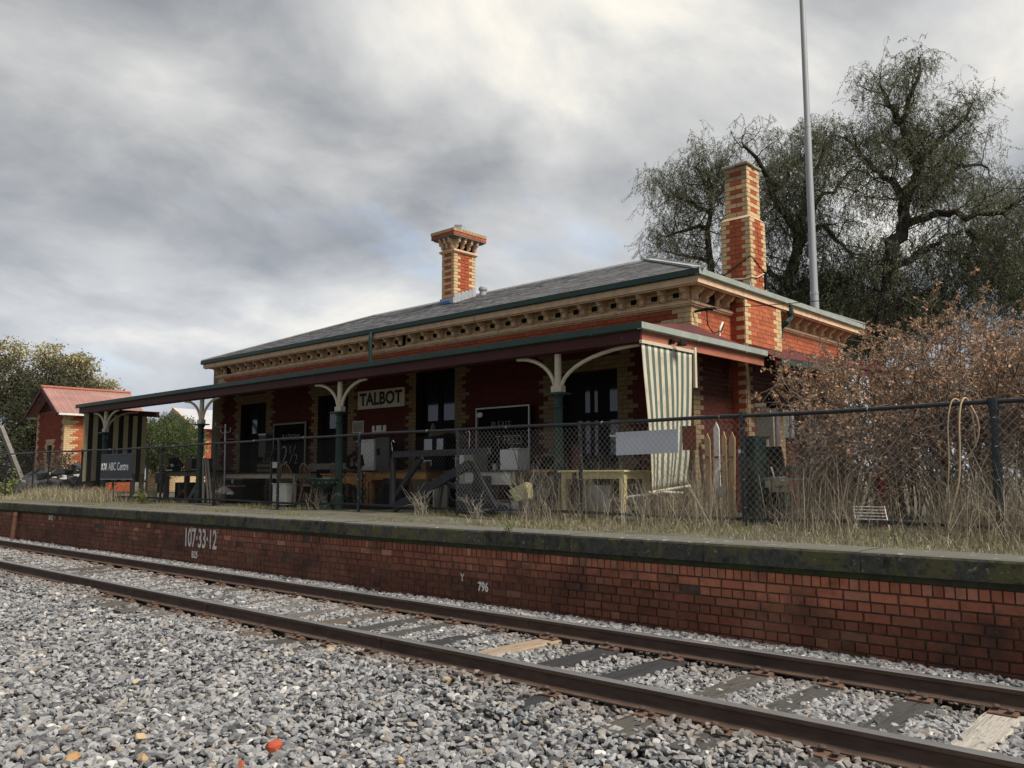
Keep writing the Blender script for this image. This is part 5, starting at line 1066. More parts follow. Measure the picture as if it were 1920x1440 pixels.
t = thing('stake', 'thin green metal stake beside the fence post in the grass', 'stake', (-5.42, 10.4, PZ)); MB().beam((-5.40, 10.4, PZ), (-5.44, 10.42, 1.75), .03, .03).build('shaft', 'green', t); MB().beam((-5.44, 10.42, 1.75), (-5.442, 10.421, 1.80), .034, .034).build('tip', 'whitepaint', t)
t = thing('torn_sheet', 'crumpled grey metal sheet hanging on the white paling', 'sheet', (-6.0, 10.85, 1.1)); g = MB(); g.add([(-6.08, 10.85, 1.22), (-5.90, 10.82, 1.36), (-5.88, 10.84, 1.25), (-5.95, 10.82, 1.16), (-6.07, 10.85, 1.08), (-6.0, 10.80, 1.21)], [(0, 5, 4), (0, 1, 5), (1, 2, 5), (2, 3, 5), (3, 4, 5)]); o = g.build('sheet', 'lead', t); o.modifiers.new('thick', 'SOLIDIFY').thickness = .004; MB().tube([(-6.0, 10.83, 1.3), (-6.03, 10.87, 1.45)], .006, 5).build('wire_tie', 'steel', t)
t = thing('barbecue', 'flat topped barbecue with its dark lid up and a pale drawer', 'barbecue', (-5.3, 11.8, PZ)); y = 11.65
g = MB(); g.prism([(-5.80, 1.44), (-5.48, 1.44), (-5.55, 1.88), (-5.86, 1.88)], (0, y + .22, 0), (1, 0, 0), (0, 0, 1), (0, .04, 0)).build('lid', 'dark', t); MB().box(-5.70, -5.0, y - .08, y + .25, 1.395, 1.42).build('tabletop', 'steel', t)
MB().box(-5.53, -5.32, y - .12, y - .081, 1.22, 1.385).build('drawer', 'offwhite', t); MB().box(-5.65, -5.58, y - .10, y - .081, 1.28, 1.385).build('switch_box', 'cream', t); MB().box(-5.48, -5.38, y - .135, y - .121, 1.28, 1.31).build('handle', 'rust', t)
for x in (-5.64, -5.37, -5.04): MB().tube([(x, y - .05, PZ), (x, y - .05, 1.394)], .014, 6).build('leg', 'whitepaint' if x == -5.37 else 'black', t)
MB().tube([(-5.62 + .06 * math.cos(k * .44), y - .06, 1.52 + .07 * math.sin(k * .44)) for k in range(15)], .014, 5).build('hose_coil', 'black', t); MB().tube([(-5.56, y - .08, 1.58), (-5.53, y - .08, 1.48), (-5.52, y - .08, 1.42)], .012, 5).build('cord', 'ceramic', t)
crate('bucket', 'grey square bucket with an orange rag on the barbecue top', 'bucket', -5.38, -5.22, 11.65, 11.8, 1.421, 1.60, 'grey', [('rag', 'redbare', (-5.36, -5.28, 11.63, 11.649, 1.425, 1.50))])
t = thing('folded_board', 'beige and dark red folded board left of the barbecue lid', 'board', (-6.1, 12.3, 1.1)); g = MB(); g.prism([(-6.27, 2.02), (-5.93, 2.02), (-5.92, 1.86), (-6.06, 1.86), (-5.97, 1.5), (-6.08, 1.42), (-6.27, 1.88)], (0, 12.25, 0), (1, 0, 0), (0, 0, 1), (0, .03, 0)).build('panel', 'beige', t); MB().prism([(-6.27, 1.88), (-6.08, 1.42), (-6.25, 1.36)], (0, 12.252, 0), (1, 0, 0), (0, 0, 1), (0, .02, 0)).build('red_side', 'redpaint', t); MB().box(-6.29, -5.91, 12.23, 12.28, 2.021, 2.05).build('top_edge', 'redpaint', t); MB().box(-6.2, -6.1, 12.26, 12.3, PZ, 1.42).build('foot', 'dark', t)
t = thing('patio_heater', 'black domed patio heater on a steel pole behind the barbecue', 'heater', (-5.92, 12.6, PZ)); MB().lathe((-5.92, 12.6, 2.50), [(.08, 0), (.15, .02), (.165, .03), (.165, .21), (.14, .23)], 16).build('hood', 'black', t); MB().tube([(-5.92, 12.6, 1.2), (-5.92, 12.6, 2.50)], .028, 8).build('pole', 'steel', t); MB().lathe((-5.92, 12.6, PZ), [(.2, 0), (.2, .4), (.05, .45)], 14).build('base', 'dark', t); MB().lathe((-5.92, 12.6, 2.42), [(.06, 0), (.075, .08)], 12).build('burner', 'steel', t)
crate('panel', 'pale stone coloured panel against the end wall behind the heater', 'panel', -6.72, -6.42, 13.5, 13.55, PZ, 2.66, 'sand', [('top_trim', 'offwhite', (-6.74, -6.40, 13.48, 13.499, 2.62, 2.68))])
crate('cabinet', 'narrow white cabinet hung on the right of the patio heater', 'cabinet', -6.02, -5.92, 13.0, 13.1, 2.05, 2.50, 'whitepaint', [('edge', 'steel', (-5.90, -5.87, 13.0, 13.08, 2.05, 2.58))])
t = thing('window_sash', 'old white window sash propped up behind the shrub', 'window', (-5.5, 13.0, 1.3)); x0, x1, z0, z1, y = -5.60, -5.34, 1.64, 2.18, 13.0
MB().box(x0, x0 + .03, y, y + .04, z0, z1).box(x1 - .03, x1, y, y + .04, z0, z1).box(x0 + .03, x1 - .03, y, y + .04, z1 - .04, z1).box(x0 + .03, x1 - .03, y, y + .04, z0, z0 + .05).box(x0 + .03, x1 - .03, y + .005, y + .035, 1.90, 1.93).build('frame', 'ceramic', t)
for a, b in ((z0 + .052, 1.898), (1.932, z1 - .042)): MB().box(x0 + .032, x1 - .032, y + .018, y + .022, a, b).build('pane', 'glass', t)
MB().box(x0 - .1, x1 + .5, y - .05, y + .3, 1.50, 1.62).build('sill', 'timber', t); MB().box(x0 - .05, x1 + .4, y, y + .25, PZ, 1.499).build('bench', 'timber', t)
t = thing('shelf_unit', 'brown timber shelf unit against the end wall right of the heater', 'shelf', (-5.8, 13.8, PZ)); MB().box(-6.0, -5.95, 13.6, 13.9, PZ, 2.5).box(-5.3, -5.25, 13.6, 13.9, PZ, 2.5).build('side', 'timber', t)
for z in (1.3, 1.7, 2.1, 2.45): MB().box(-5.949, -5.301, 13.6, 13.9, z, z + .03).build('shelf', 'timber', t)
def drum(label, x, y, z0, z1, r):
    t = thing('drum', label, 'drum', (x, y, z0)); h = z1 - z0
    MB().lathe((x, y, z0), [(r * .96, 0), (r, .02), (r, h * .33), (r * 1.03, h * .34), (r, h * .36), (r, h * .66), (r * 1.03, h * .67), (r, h * .69), (r, h - .02), (r * .95, h)], 18).build('body', 'redtank', t); MB().lathe((x, y, z1), [(r * .9, .0), (r * .9, .02)], 18).build('lid', 'redtank', t); MB().lathe((x + r * .4, y, z1 + .02), [(.03, 0), (.03, .03)], 8).build('cap', 'black', t)
drum('red drum standing behind the dry grass right of the barbecue', -4.74, 11.8, PZ, 1.54, .125); drum('red tank half hidden in the brown shrub, the right one of the two', -3.95, 11.3, PZ, 1.52, .075)
t = thing('wire_rack', 'white wire shelf rack lying in the dry grass behind the fence', 'rack', (-3.8, 10.4, .9)); g = MB()
for k in range(6): g.tube([(-3.97 + k * .02, 10.4 - k * .03, 1.08 - k * .035), (-3.62 + k * .02, 10.45 - k * .03, 1.08 - k * .035)], .005, 5)
g.build('bars', 'ceramic', t); MB().tube([(-3.97, 10.4, 1.09), (-3.87, 10.25, .82)], .007, 5).tube([(-3.62, 10.45, 1.09), (-3.52, 10.3, .82)], .007, 5).build('frame', 'ceramic', t)
# hose looped over the top rail
t = thing('hose', 'beige hose looped over the fence rail near the right post', 'hose', (-2.65, FYY, 2.2))
def hz(pts): return [(x, FYY + dy, z) for x, dy, z in pts]
def smooth_path(P, n=5):
    P = [Vector(p) for p in P]; o = []
    for i in range(len(P) - 1):
        a, b, c, d = P[max(i - 1, 0)], P[i], P[i + 1], P[min(i + 2, len(P) - 1)]
        for k in range(n):
            t_ = k / n; o.append(.5 * (2 * b + (c - a) * t_ + (2 * a - 5 * b + 4 * c - d) * t_ ** 2 + (3 * b - a - 3 * c + d) * t_ ** 3))
    return o + [P[-1]]
MB().tube(smooth_path(hz([(-2.84, -.06, .95), (-2.77, -.07, 1.3), (-2.74, -.07, 1.65), (-2.735, -.06, 2.0), (-2.70, -.04, 2.22), (-2.66, 0.0, 2.275), (-2.62, .05, 2.22)])), .007, 7).build('thin_strand', 'hose', t, smooth=True)
MB().tube(smooth_path(hz([(-2.79, -.12, .84), (-2.74, -.10, 1.06), (-2.655, -.08, 1.38), (-2.63, -.07, 1.7), (-2.62, -.07, 2.0), (-2.60, -.05, 2.2), (-2.565, 0.0, 2.28), (-2.535, .05, 2.2), (-2.51, .06, 2.0), (-2.505, .06, 1.8), (-2.51, .06, 1.75)])), .0095, 8).build('thick_strand', 'hose', t, smooth=True)
MB().tube(smooth_path(hz([(-2.53, .05, 2.2), (-2.48, .06, 2.08), (-2.465, .06, 1.95), (-2.485, .05, 1.82), (-2.55, .05, 1.70), (-2.63, .04, 1.62), (-2.71, .03, 1.58)])), .008, 7).build('loose_end', 'hose', t, smooth=True); MB().tube(hz([(-2.71, .03, 1.50), (-2.63, .04, 1.54), (-2.55, .05, 1.68)]), .008, 6).build('offcut', 'hose', t)
# left end: leaning beam, rubble, dark pipe on the platform face
t = thing('leaning_beam', 'pale grey timber beam leaning over the fence at the left edge', 'beam', (-34.6, 11, PZ)); MB().beam((-37.2, 11.0, 3.35), (-34.2, 11.0, 1.05), .14, .20).build('beam', 'greywood', t); MB().beam((-37.24, 11.0, 3.38), (-37.2, 11.0, 3.35), .142, .202).build('end_grain', 'sand', t)
t = thing('drain_pipe', 'rusty drain pipe standing against the platform face at the left', 'pipe', (-24.2, 7.6, -.1)); MB().tube([(-24.18, 7.55, -.15), (-24.15, 7.6, .55)], .06, 10).build('pipe', 'rust', t); MB().tube([(-24.15, 7.6, .46), (-24.15, 7.6, .56)], .075, 10).build('collar', 'rust', t)
pl = [('dark', .55, .30), ('dark', .35, .25), ('pale', .22, .16), ('dark', .6, .4), ('dark', .4, .3), ('pale', .25, .18), ('dark', .5, .35)]
for i in range(64):
    x = rnd.uniform(-35.0, -28.4); y = rnd.uniform(10.5, 12.0); pale = rnd.random() < .22
    bm = bmesh.new(); s = (rnd.uniform(.14, .42), rnd.uniform(.14, .32), rnd.uniform(.10, .26)); s = tuple(q * (.6 if pale else 1) for q in s)
    for _ in range(14): bm.verts.new([rnd.uniform(-1, 1) * q for q in s])
    bmesh.ops.convex_hull(bm, input=bm.verts); me = bpy.data.meshes.new('rubble_stone'); bm.to_mesh(me); bm.free(); me.materials.append(M['rockpale' if pale else 'rock'])
    o = link(bpy.data.objects.new('rubble_stone', me)); o.location = (x, y, PZ + rnd.uniform(.05, .30) + max(0, y - 10.7) * .62); o.rotation_euler = (rnd.uniform(-.4, .4), rnd.uniform(-.4, .4), rnd.uniform(0, 6))
    tag(o, 'pale stone in the dark rubble heap behind the left end of the fence' if pale else 'dark rubble block heaped behind the left end of the fence', 'stone', 'pale stones in the rubble heap' if pale else 'dark blocks of the rubble heap')
# mast
t = thing('mast', 'tall grey steel mast rising behind the station roof', 'mast', (-9.67, 23.19, 0)); MB().tube([(-9.67, 23.19, 0), (-9.67, 23.19, 6.6)], [.125, .115], 16).tube([(-9.67, 23.19, 6.6), (-9.67, 23.19, 11.5)], [.105, .095], 16).tube([(-9.67, 23.19, 11.5), (-9.67, 23.19, 26)], [.085, .072], 16).build('shaft', 'mast', t, smooth=False)
for z, r in ((6.6, .122), (11.5, .10)): MB().tube([(-9.67, 23.19, z - .06), (-9.67, 23.19, z + .03)], r, 16).build('collar', 'steel', t)
MB().box(-9.95, -9.82, 23.1, 23.2, 6.0, 6.1).build('lamp', 'whitepaint', t)

# small brick shed at the left and the far brick building seen through the verandah
sh = thing('brick_shed', 'small red brick shed with cream quoins and a faded red gable roof', 'shed', (-40.9, 16.5, PZ))
SX0, SX1, SY0, SY1, SE, SR = -42.4, -39.1, 14.0, 17.0, 4.35, 5.40; xm = (SX0 + SX1) / 2
g = MB()
def sf(a, z, k, s0, s1):  # gable front tinted darker, as the face turned from the sun
    x = SX0 + a; lim = .33 if (k // 2) % 2 else .2
    if SX1 - x < lim or x - SX0 < lim: return CREAM()
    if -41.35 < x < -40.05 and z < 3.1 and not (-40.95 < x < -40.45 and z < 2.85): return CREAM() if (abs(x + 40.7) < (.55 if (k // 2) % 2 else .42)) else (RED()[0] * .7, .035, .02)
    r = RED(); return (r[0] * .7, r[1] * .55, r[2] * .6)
brickwork(g, (SX0, SY0, .8), (1, 0, 0), (0, -1, 0), SX1 - SX0, .8, SE, sf, [(SX0 * 0 + (-40.98 - SX0), -40.42 - SX0, 1.6, 2.85)], back=.25)
def ss_(a, z, k, s0, s1): return CREAM() if a < (.55 if (k // 2) % 2 else .33) else tuple(c * q for c, q in zip(RED(), (1.25, 1.6, 1.4)))  # side wall reds brightened to paint in sunlight
brickwork(g, (SX1, SY0, .8), (0, 1, 0), (1, 0, 0), SY1 - SY0, .8, SE, ss_, (), back=.25)
tag(g.build('wall', ['wallb', 'mortar'], sh, tint=True), kind='stuff')
g = MB(); g.prism([(SX0, SE), (SX1, SE), (xm, SR - .08)], (0, SY0 + .02, 0), (1, 0, 0), (0, 0, 1), (0, .2, 0)).build('gable', 'redpaint', sh); MB().box(-40.98, -40.42, SY0 + .1, SY0 + .14, 1.6, 2.85).build('window', 'glass', sh); MB().box(-40.72, -40.68, SY0 + .08, SY0 + .099, 1.6, 2.85).build('mullion', 'redpaint', sh)
rw = .34
for sg in (-1, 1):
    ex = xm + sg * ((SX1 - SX0) / 2 + rw); ez = SE - .16; g = MB(); nn = 40
    for i in range(nn):
        y0 = SY0 - .45 + i * (SY1 - SY0 + .9) / nn; y1 = y0 + (SY1 - SY0 + .9) / nn; ym = (y0 + y1) / 2
        g.add([(ex, y0, ez), (ex, ym, ez + .035), (xm, ym, SR + .035), (xm, y0, SR)], [(0, 1, 2, 3)]); g.add([(ex, ym, ez + .035), (ex, y1, ez), (xm, y1, SR), (xm, ym, SR + .035)], [(0, 1, 2, 3)])
    o = g.build('roof', 'roofpink', sh); o.modifiers.new('thick', 'SOLIDIFY').thickness = .02
    MB().beam((ex, SY0 - .46, ez - .07), (xm, SY0 - .46, SR - .07), .05, .17).build('bargeboard', 'redpaint', sh)
    MB().box(min(ex, ex + sg * .1), max(ex, ex + sg * .1), SY0 - .4, SY1 + .4, ez - .09, ez + .0).build('gutter', 'whitepaint', sh)
MB().tube([(xm, SY0 - .48, SR + .05), (xm, SY1 + .46, SR + .05)], .08, 6).build('ridge_capping', 'redbare', sh)
fb = thing('brick_building', 'far red brick building with cream quoins seen under the verandah', 'building', (-43, 24, PZ))
g = MB()
def f1(a, z, k, s0, s1): return CREAM() if a > 4 - (.5 if (k // 2) % 2 else .3) else tuple(c * .7 for c in RED())  # shaded front: reds darkened in the tint
def f2(a, z, k, s0, s1): return CREAM() if a < (.5 if (k // 2) % 2 else .3) or a > 2.3 + (.3 if (k // 2) % 2 else 0) else tuple(c * q for c, q in zip(RED(), (1.25, 1.6, 1.4)))  # sunlit side: warm light painted into the reds
brickwork(g, (-46.84, 22, .6), (1, 0, 0), (0, -1, 0), 4, .6, 4.05, f1, (), back=.2, bh=.12, bl=.33); brickwork(g, (-42.84, 22, .6), (0, 1, 0), (1, 0, 0), 5, .6, 4.05, f2, (), back=.2, bh=.12, bl=.33)
tag(g.build('wall', ['wallb', 'mortar'], fb, tint=True), kind='stuff')
g = MB(); g.add([(-47.1, 21.6, 4.1), (-42.5, 21.6, 4.1), (-42.5, 27.4, 4.1), (-47.1, 27.4, 4.1), (-44.9, 21.6, 5.2), (-44.9, 27.4, 5.2)], [(0, 1, 4), (2, 3, 5), (1, 2, 5, 4), (3, 0, 4, 5), (3, 2, 1, 0)]).build('roof', 'roofwhite', fb); MB().beam((-42.45, 21.55, 4.02), (-44.9, 21.55, 5.15), .06, .2).build('bargeboard', 'stucco', fb); MB().box(-42.5, -42.36, 21.6, 27.4, 3.98, 4.09).build('gutter', 'whitepaint', fb)
lw = thing('low_wall', 'low pale brick wall seen through the verandah beside the far building', 'wall', (-38, 18.5, PZ)); g = MB()
def lwc(a, z, k, s0, s1): return tuple(c * 1.05 for c in CREAM())
brickwork(g, (-37.5, 17.0, .6), (0, 1, 0), (1, 0, 0), 6.0, .6, 2.2, lwc, (), back=.2, bh=.12, bl=.33); tag(g.build('brickwork', ['wallb', 'mortar'], lw, tint=True), kind='stuff'); MB().box(-37.75, -37.45, 16.95, 23.05, 2.2, 2.28).build('coping', 'stucco', lw)
# ---------------------------------------------------------------- vegetation
def nrm(v): return v / (np.linalg.norm(v) + 1e-9)
def wander(g, p, d, L, k, wig, lift):
    pts = [p]; s = L / (k - 1)
    for i in range(k - 1):
        d = nrm(d + g.normal(0, wig, 3) + np.array([0, 0, lift])); p = p + d * s; pts.append(p)
    return np.array(pts)
def leaf_cards(g, P, size, asp, down=0., tint=None):
    """one small pointed leaf (a bent quad) at every point"""
    n = len(P); d = g.normal(0, 1, (n, 3)); d[:, 2] -= down; d /= np.linalg.norm(d, axis=1, keepdims=True)
    s = np.cross(d, g.normal(0, 1, (n, 3))); s /= np.linalg.norm(s, axis=1, keepdims=True) + 1e-9
    L = (size * g.uniform(.6, 1.35, n))[:, None]; w = L * asp
    return np.stack([P, P + d * L * .5 + s * w * .5, P + d * L, P + d * L * .5 - s * w * .5], 1)
def hue(g, n, cols, var=.3):
    c = np.array(cols)[g.randint(0, len(cols), n)]; return c * g.uniform(1 - var, 1 + var, (n, 1))
PEP = [(.15, .175, .09), (.185, .205, .11), (.23, .245, .145), (.115, .135, .07), (.19, .185, .115)]
def pepper_tree(label, base, limbs, r0, blobs, seed, dens=1.0, span=1.0, fol=1.0):
    g = np.random.RandomState(seed); bx, by = base; u = np.array([math.cos(yaw), -math.sin(yaw), 0]); w = np.array([math.sin(yaw), math.cos(yaw), 0])
    t = thing('pepper_tree', label, 'tree', (bx, by, 0)); O = np.array([bx, by, 0.])
    mains = []; trunk = MB(); trunk_pts = None
    for li, l in enumerate(limbs):
        if li == 0:
            pts = [O + u * a + w * g.normal(0, .12) + np.array([0, 0, z]) for a, z in l]; pts = [O + np.array([.1, 0, .0])] + pts; trunk_pts = pts; rr = np.linspace(r0, r0 * .16, len(pts)); rr[0] *= 1.25
        else:
            st_ = O + u * l[0][0] + np.array([0, 0, l[0][1]]); near = min((p for m in mains for p in m[0]), key=lambda q: np.linalg.norm((q - st_) * np.array([1, 1, 1.])) if True else 0)
            dep = (near - st_) @ w; drift = g.normal(0, .55) ; pts = [O + u * a + w * (dep + drift * i) + np.array([0, 0, z]) for i, (a, z) in enumerate(l)]; rr = np.linspace(r0 * .42, r0 * .10, len(pts))
        # resample with a little crookedness
        P = [np.array(pts[0])]; Rr = [rr[0]]
        for a, b, ra, rb in zip(pts, pts[1:], rr, rr[1:]):
            for f in (.33, .67, 1.): P.append(np.array(a) * (1 - f) + np.array(b) * f + (g.normal(0, .07, 3) if f < 1 else 0)); Rr.append(ra * (1 - f) + rb * f)
        mains.append((P, Rr)); trunk.tube([Vector(p) for p in P], Rr, 8)
    trunk.build('trunk', 'bark', t, smooth=True)
    b1, b2, b3, strands = [], [], [], []
    top = max(p[2] for m in mains for p in m[0])
    cen = O + np.array([0, 0, top * .62])
    for P, Rr in mains:
        for i in range(1, len(P)):
            if P[i][2] < 6.0 and i > 0 and Rr[i] > r0 * .45: continue
            for _ in range(2 if g.rand() < .35 * dens else 1):
                d = nrm(g.normal(0, 1, 3) * np.array([1, 1, .6]) + np.array([0, 0, .35]) + .35 * nrm(P[i] - cen))
                q = wander(g, P[i], d, g.uniform(.9, 1.9) * span * (.62 if P[i][2] > 12.2 else 1), 6, .38, .03); b1.append((q, min(Rr[i] * .42, .026)))
        b1.append((wander(g, P[-1], nrm(P[-1] - P[-3]), .6, 6, .3, .0), Rr[-1] * .8))
    for q, r in b1:
        for j in (1, 2, 3, 4, 5):
            for _ in range(1 if g.rand() < .6 else 2):
                d = nrm(g.normal(0, 1, 3) + .6 * nrm(q[-1] - q[0]) + .2 * nrm(q[j] - cen)); b2.append((wander(g, q[j], d, g.uniform(.45, .95), 6, .35, -.03), min(r * .45, .008)))
    for q, r in b2:
        for j in (2, 4, 5):
            if g.rand() > .8 * dens + .1: continue
            d = nrm(g.normal(0, .8, 3) + .5 * nrm(q[-1] - q[0])); b3.append((wander(g, q[j], d, g.uniform(.25, .6), 6, .28, -.22), .0045))
    for bs, nm, n in ((b1, 'limb', 5), (b2, 'branchlet', 3), (b3, 'twig', 3)):
        paths = np.array([q for q, _ in bs]); rad = np.array([r for _, r in bs])[:, None] * np.linspace(1, .45, 6)[None]
        tag(tri_mesh(nm, tubes_np(paths, rad, n), 'bark', t), kind='stuff')
    S0 = [q[-1] for q, _ in b3 if g.rand() < .8 * fol] + [q[3] for q, _ in b3 if g.rand() < .25 * fol] + [q[-1] for q, _ in b2 if g.rand() < .5 * fol]
    for (a, dw, z, ru, rw, rz, n) in blobs:
        v = g.normal(0, .5, (n, 3)); S0 += list(O + u * a + w * dw + np.array([0, 0, z]) + v[:, :1] * ru * u + v[:, 1:2] * rw * w + v[:, 2:] * np.array([0, 0, rz]))
    S0 = np.array(S0); n = len(S0); Lf = 15; LS = g.uniform(.15, .55, n); out = g.normal(0, .18, (n, 2))
    tt = np.linspace(0.02, 1, Lf)
    P = S0[:, None] + np.stack([out[:, :1] * tt * 1.4, out[:, 1:] * tt * 1.4, -LS[:, None] * tt ** 1.25], 2) + g.normal(0, .018, (n, Lf, 3))
    P = P.reshape(-1, 3); q = leaf_cards(g, P, .082, .25, 1.3); c = hue(g, len(P), PEP, .35) * np.repeat(g.uniform(.7, 1.3, n), Lf)[:, None]
    tri_mesh('foliage', q, 'pepper', t, c)
    st2 = np.stack([P.reshape(n, Lf, 3)[:, k] for k in (0, 4, 9, 14)], 1); tag(tri_mesh('stalk', tubes_np(st2, .004, 3), 'bark', t), kind='stuff')
TR = [[(-0.0, 4.34), (0.05, 5.99), (0.39, 7.49), (0.48, 8.69), (0.89, 9.43), (1.04, 10.34), (1.42, 11.08), (1.35, 11.68), (1.05, 12.88), (1.27, 13.62), (1.66, 14.53)], [(1.04, 10.34), (0.74, 10.93), (0.43, 11.3), (-0.16, 11.97), (-0.61, 12.58)], [(1.42, 11.08), (1.72, 11.75), (2.18, 12.27), (2.93, 12.87), (3.3, 13.46)], [(1.41, 10.92), (2.18, 11.14), (2.7, 11.38), (3.23, 11.59), (4.13, 11.59)], [(0.89, 9.43), (1.72, 9.66), (2.24, 9.24), (2.92, 9.24), (3.29, 9.57), (4.12, 10.33)], [(0.58, 8.16), (1.26, 8.42), (1.65, 8.72), (2.24, 9.12)], [(0.39, 6.73), (0.82, 7.1), (1.41, 7.19), (2.04, 7.54)], [(1.05, 12.88), (0.59, 13.47), (0.37, 13.99)], [(1.35, 11.68), (1.57, 12.88), (2.1, 13.46), (2.25, 14.07)], [(2.92, 9.24), (3.73, 8.88), (4.75, 9.22)]]
TL = [[(-0.0, 5.05), (0.1, 7.83), (0.7, 9.5), (0.61, 10.15), (-0.05, 11.07), (-0.25, 11.82), (-0.72, 12.73), (-1.23, 13.32)], [(0.7, 9.5), (0.78, 10.66), (1.36, 11.23), (2.12, 11.81), (2.8, 12.39)], [(0.78, 10.1), (1.63, 10.41), (2.38, 9.74), (2.83, 9.34)], [(-0.25, 11.82), (0.37, 12.19), (0.78, 12.83), (0.62, 13.65)], [(0.78, 10.66), (1.14, 11.96), (1.71, 13.09), (1.99, 13.65)], [(0.1, 7.83), (-0.56, 9.16), (-0.93, 10.29), (-1.31, 11.6), (-1.49, 12.53)], [(0.78, 12.83), (1.42, 13.37), (1.71, 13.93)], [(0.1, 8.04), (1.13, 8.41), (2.26, 8.22), (2.92, 8.41)]]
TS = [[(0.0, 6.33), (-0.09, 8.26), (-0.23, 9.17), (-0.3, 10.45), (-0.09, 11.16), (0.01, 11.94), (-0.18, 12.71)], [(-0.09, 11.16), (-0.9, 11.82), (-1.43, 12.17), (-1.6, 12.71)], [(-0.23, 9.17), (-0.87, 9.81), (-1.45, 10.39)], [(0.01, 11.94), (-0.47, 12.42), (-0.67, 12.81)], [(-0.3, 10.45), (-1.06, 10.78), (-1.55, 11.07)]]
pepper_tree('tallest bare limbed pepper tree at the right with a thick dark crooked trunk', (-9.44, 27.57), TR, .33, [(3.6, .5, 8.4, 1.7, 1.5, 1.7, 1800), (4.8, 0, 7.6, 1.5, 1.5, 1.8, 1900), (2.0, 1.5, 7.0, 1.8, 1.2, 1.1, 1400), (-.9, .8, 6.2, 1.1, 1, 1.4, 900), (4.4, 0, 10.2, 1.3, 1.2, .9, 420)], 3, 1.0, .9, 1.6)
pepper_tree('dense weeping pepper tree directly behind the steel mast', (-12.98, 28.35), TL, .29, [(1.6, 0, 8.2, 2.1, 1.5, 1.4, 2200), (2.6, .5, 7.0, 1.8, 1.4, 1.3, 1700), (.0, .5, 7.4, 1.5, 1.2, 1.3, 1200), (1.0, 0, 11.9, 1.7, 1.2, 1.0, 500), (-.6, 0, 10.4, 1.4, 1.2, 1.0, 260)], 5, 1.0, 1.0, 2.2)
pepper_tree('thin crowned pepper tree behind and left of the right chimney', (-15.2, 27.65), TS, .2, [(.3, 0, 8.2, .8, .8, .7, 90)], 8, 1.0, 1.0, 1.8)

def clump_tree(name, label, cat, base, trunk, blobs, n, cols, size, seed, clump=.45, mat='leaf', asp=.42, loc_z=0., down=.2, per=70):
    """crown of many leaf clumps spread through the given ellipsoids (x, y, z, rx, ry, rz)"""
    g = np.random.RandomState(seed); t = thing(name, label, cat, (*base, loc_z)); mb = MB()
    for pts, r in trunk: mb.tube(pts, np.linspace(r, r * .35, len(pts)), 7)
    if trunk: mb.build('trunk', 'barklight' if name == 'gum_tree' else 'bark', t, smooth=True)
    vol = np.array([b[3] * b[4] * b[5] for b in blobs]) ** .75; k = g.choice(len(blobs), n, p=vol / vol.sum()); B = np.array(blobs)[k]
    v = g.normal(0, 1, (n, 3)); v /= np.linalg.norm(v, axis=1, keepdims=True); v *= g.uniform(.25, 1.05, (n, 1)) ** .55
    Cc = B[:, :3] + v * B[:, 3:]; cc = g.uniform(.6, 1.35, n)
    P = (Cc[:, None] + g.normal(0, 1, (n, per, 3)) * clump * g.uniform(.5, 1.2, (n, 1, 1)) * np.array([1, 1, .62])).reshape(-1, 3)
    q = leaf_cards(g, P, size, asp, down); c = hue(g, len(P), cols, .3) * np.repeat(cc, per)[:, None]
    tri_mesh('foliage', q, mat, t, c)
    if trunk:
        hub = np.array(trunk[0][0][-1]); m = min(n, 90); ends = Cc[:m]; tt = np.linspace(0, 1, 6)[None, :, None]; st_ = np.array([np.array(trunk[i % len(trunk)][0][-1]) for i in range(m)])
        path = st_[:, None] * (1 - tt) + ends[:, None] * tt + g.normal(0, .12, (m, 6, 3)) * np.sin(tt * np.pi); tag(tri_mesh('branch', tubes_np(path, np.linspace(.05, .012, 6)[None] * (size / .12), 4), 'bark', t), kind='stuff')
GUM = [(.36, .31, .155), (.28, .255, .125), (.42, .36, .19), (.22, .205, .105)]
clump_tree('gum_tree', 'olive crowned gum tree rising behind the small brick shed', 'tree', (-63, 23), [([(-63, 23, 0), (-62.8, 22.8, 4), (-62.6, 23, 7.5)], .3), ([(-63, 23, 1), (-61.5, 23.8, 5), (-61.6, 24, 7)], .2), ([(-62.9, 22.9, 3), (-64.3, 22, 7.5)], .18)],
           [(-64.1, 21.8, 9.8, 1.2, 1.2, 1.1), (-62.5, 23.2, 9.1, 1.25, 1.25, .9), (-61.6, 24.2, 7.6, .9, 1.0, .8), (-65.0, 20.9, 8.0, 1.2, 1.2, 1.0), (-63.2, 22.5, 7.3, 1.0, 1.0, .6), (-62.6, 22.9, 5.8, 1.7, 1.4, .8)], 150, GUM, .22, 21, .42)
clump_tree('gum_tree', 'olive crowned gum tree cut by the left edge, left of the other', 'tree', (-66.5, 18.6), [([(-66.5, 18.6, 0), (-66.4, 18.8, 4), (-66, 19.2, 8)], .28), ([(-66.5, 18.6, 2), (-67.5, 18, 7)], .18)],
           [(-66.0, 19.4, 10.0, 1.2, 1.2, 1.0), (-67.2, 18.0, 8.8, 1.5, 1.5, 1.2), (-65.7, 20.1, 7.6, 1.2, 1.1, .8), (-67.5, 17.5, 6.8, 1.6, 1.6, 1.1)], 130, GUM, .22, 22, .42)
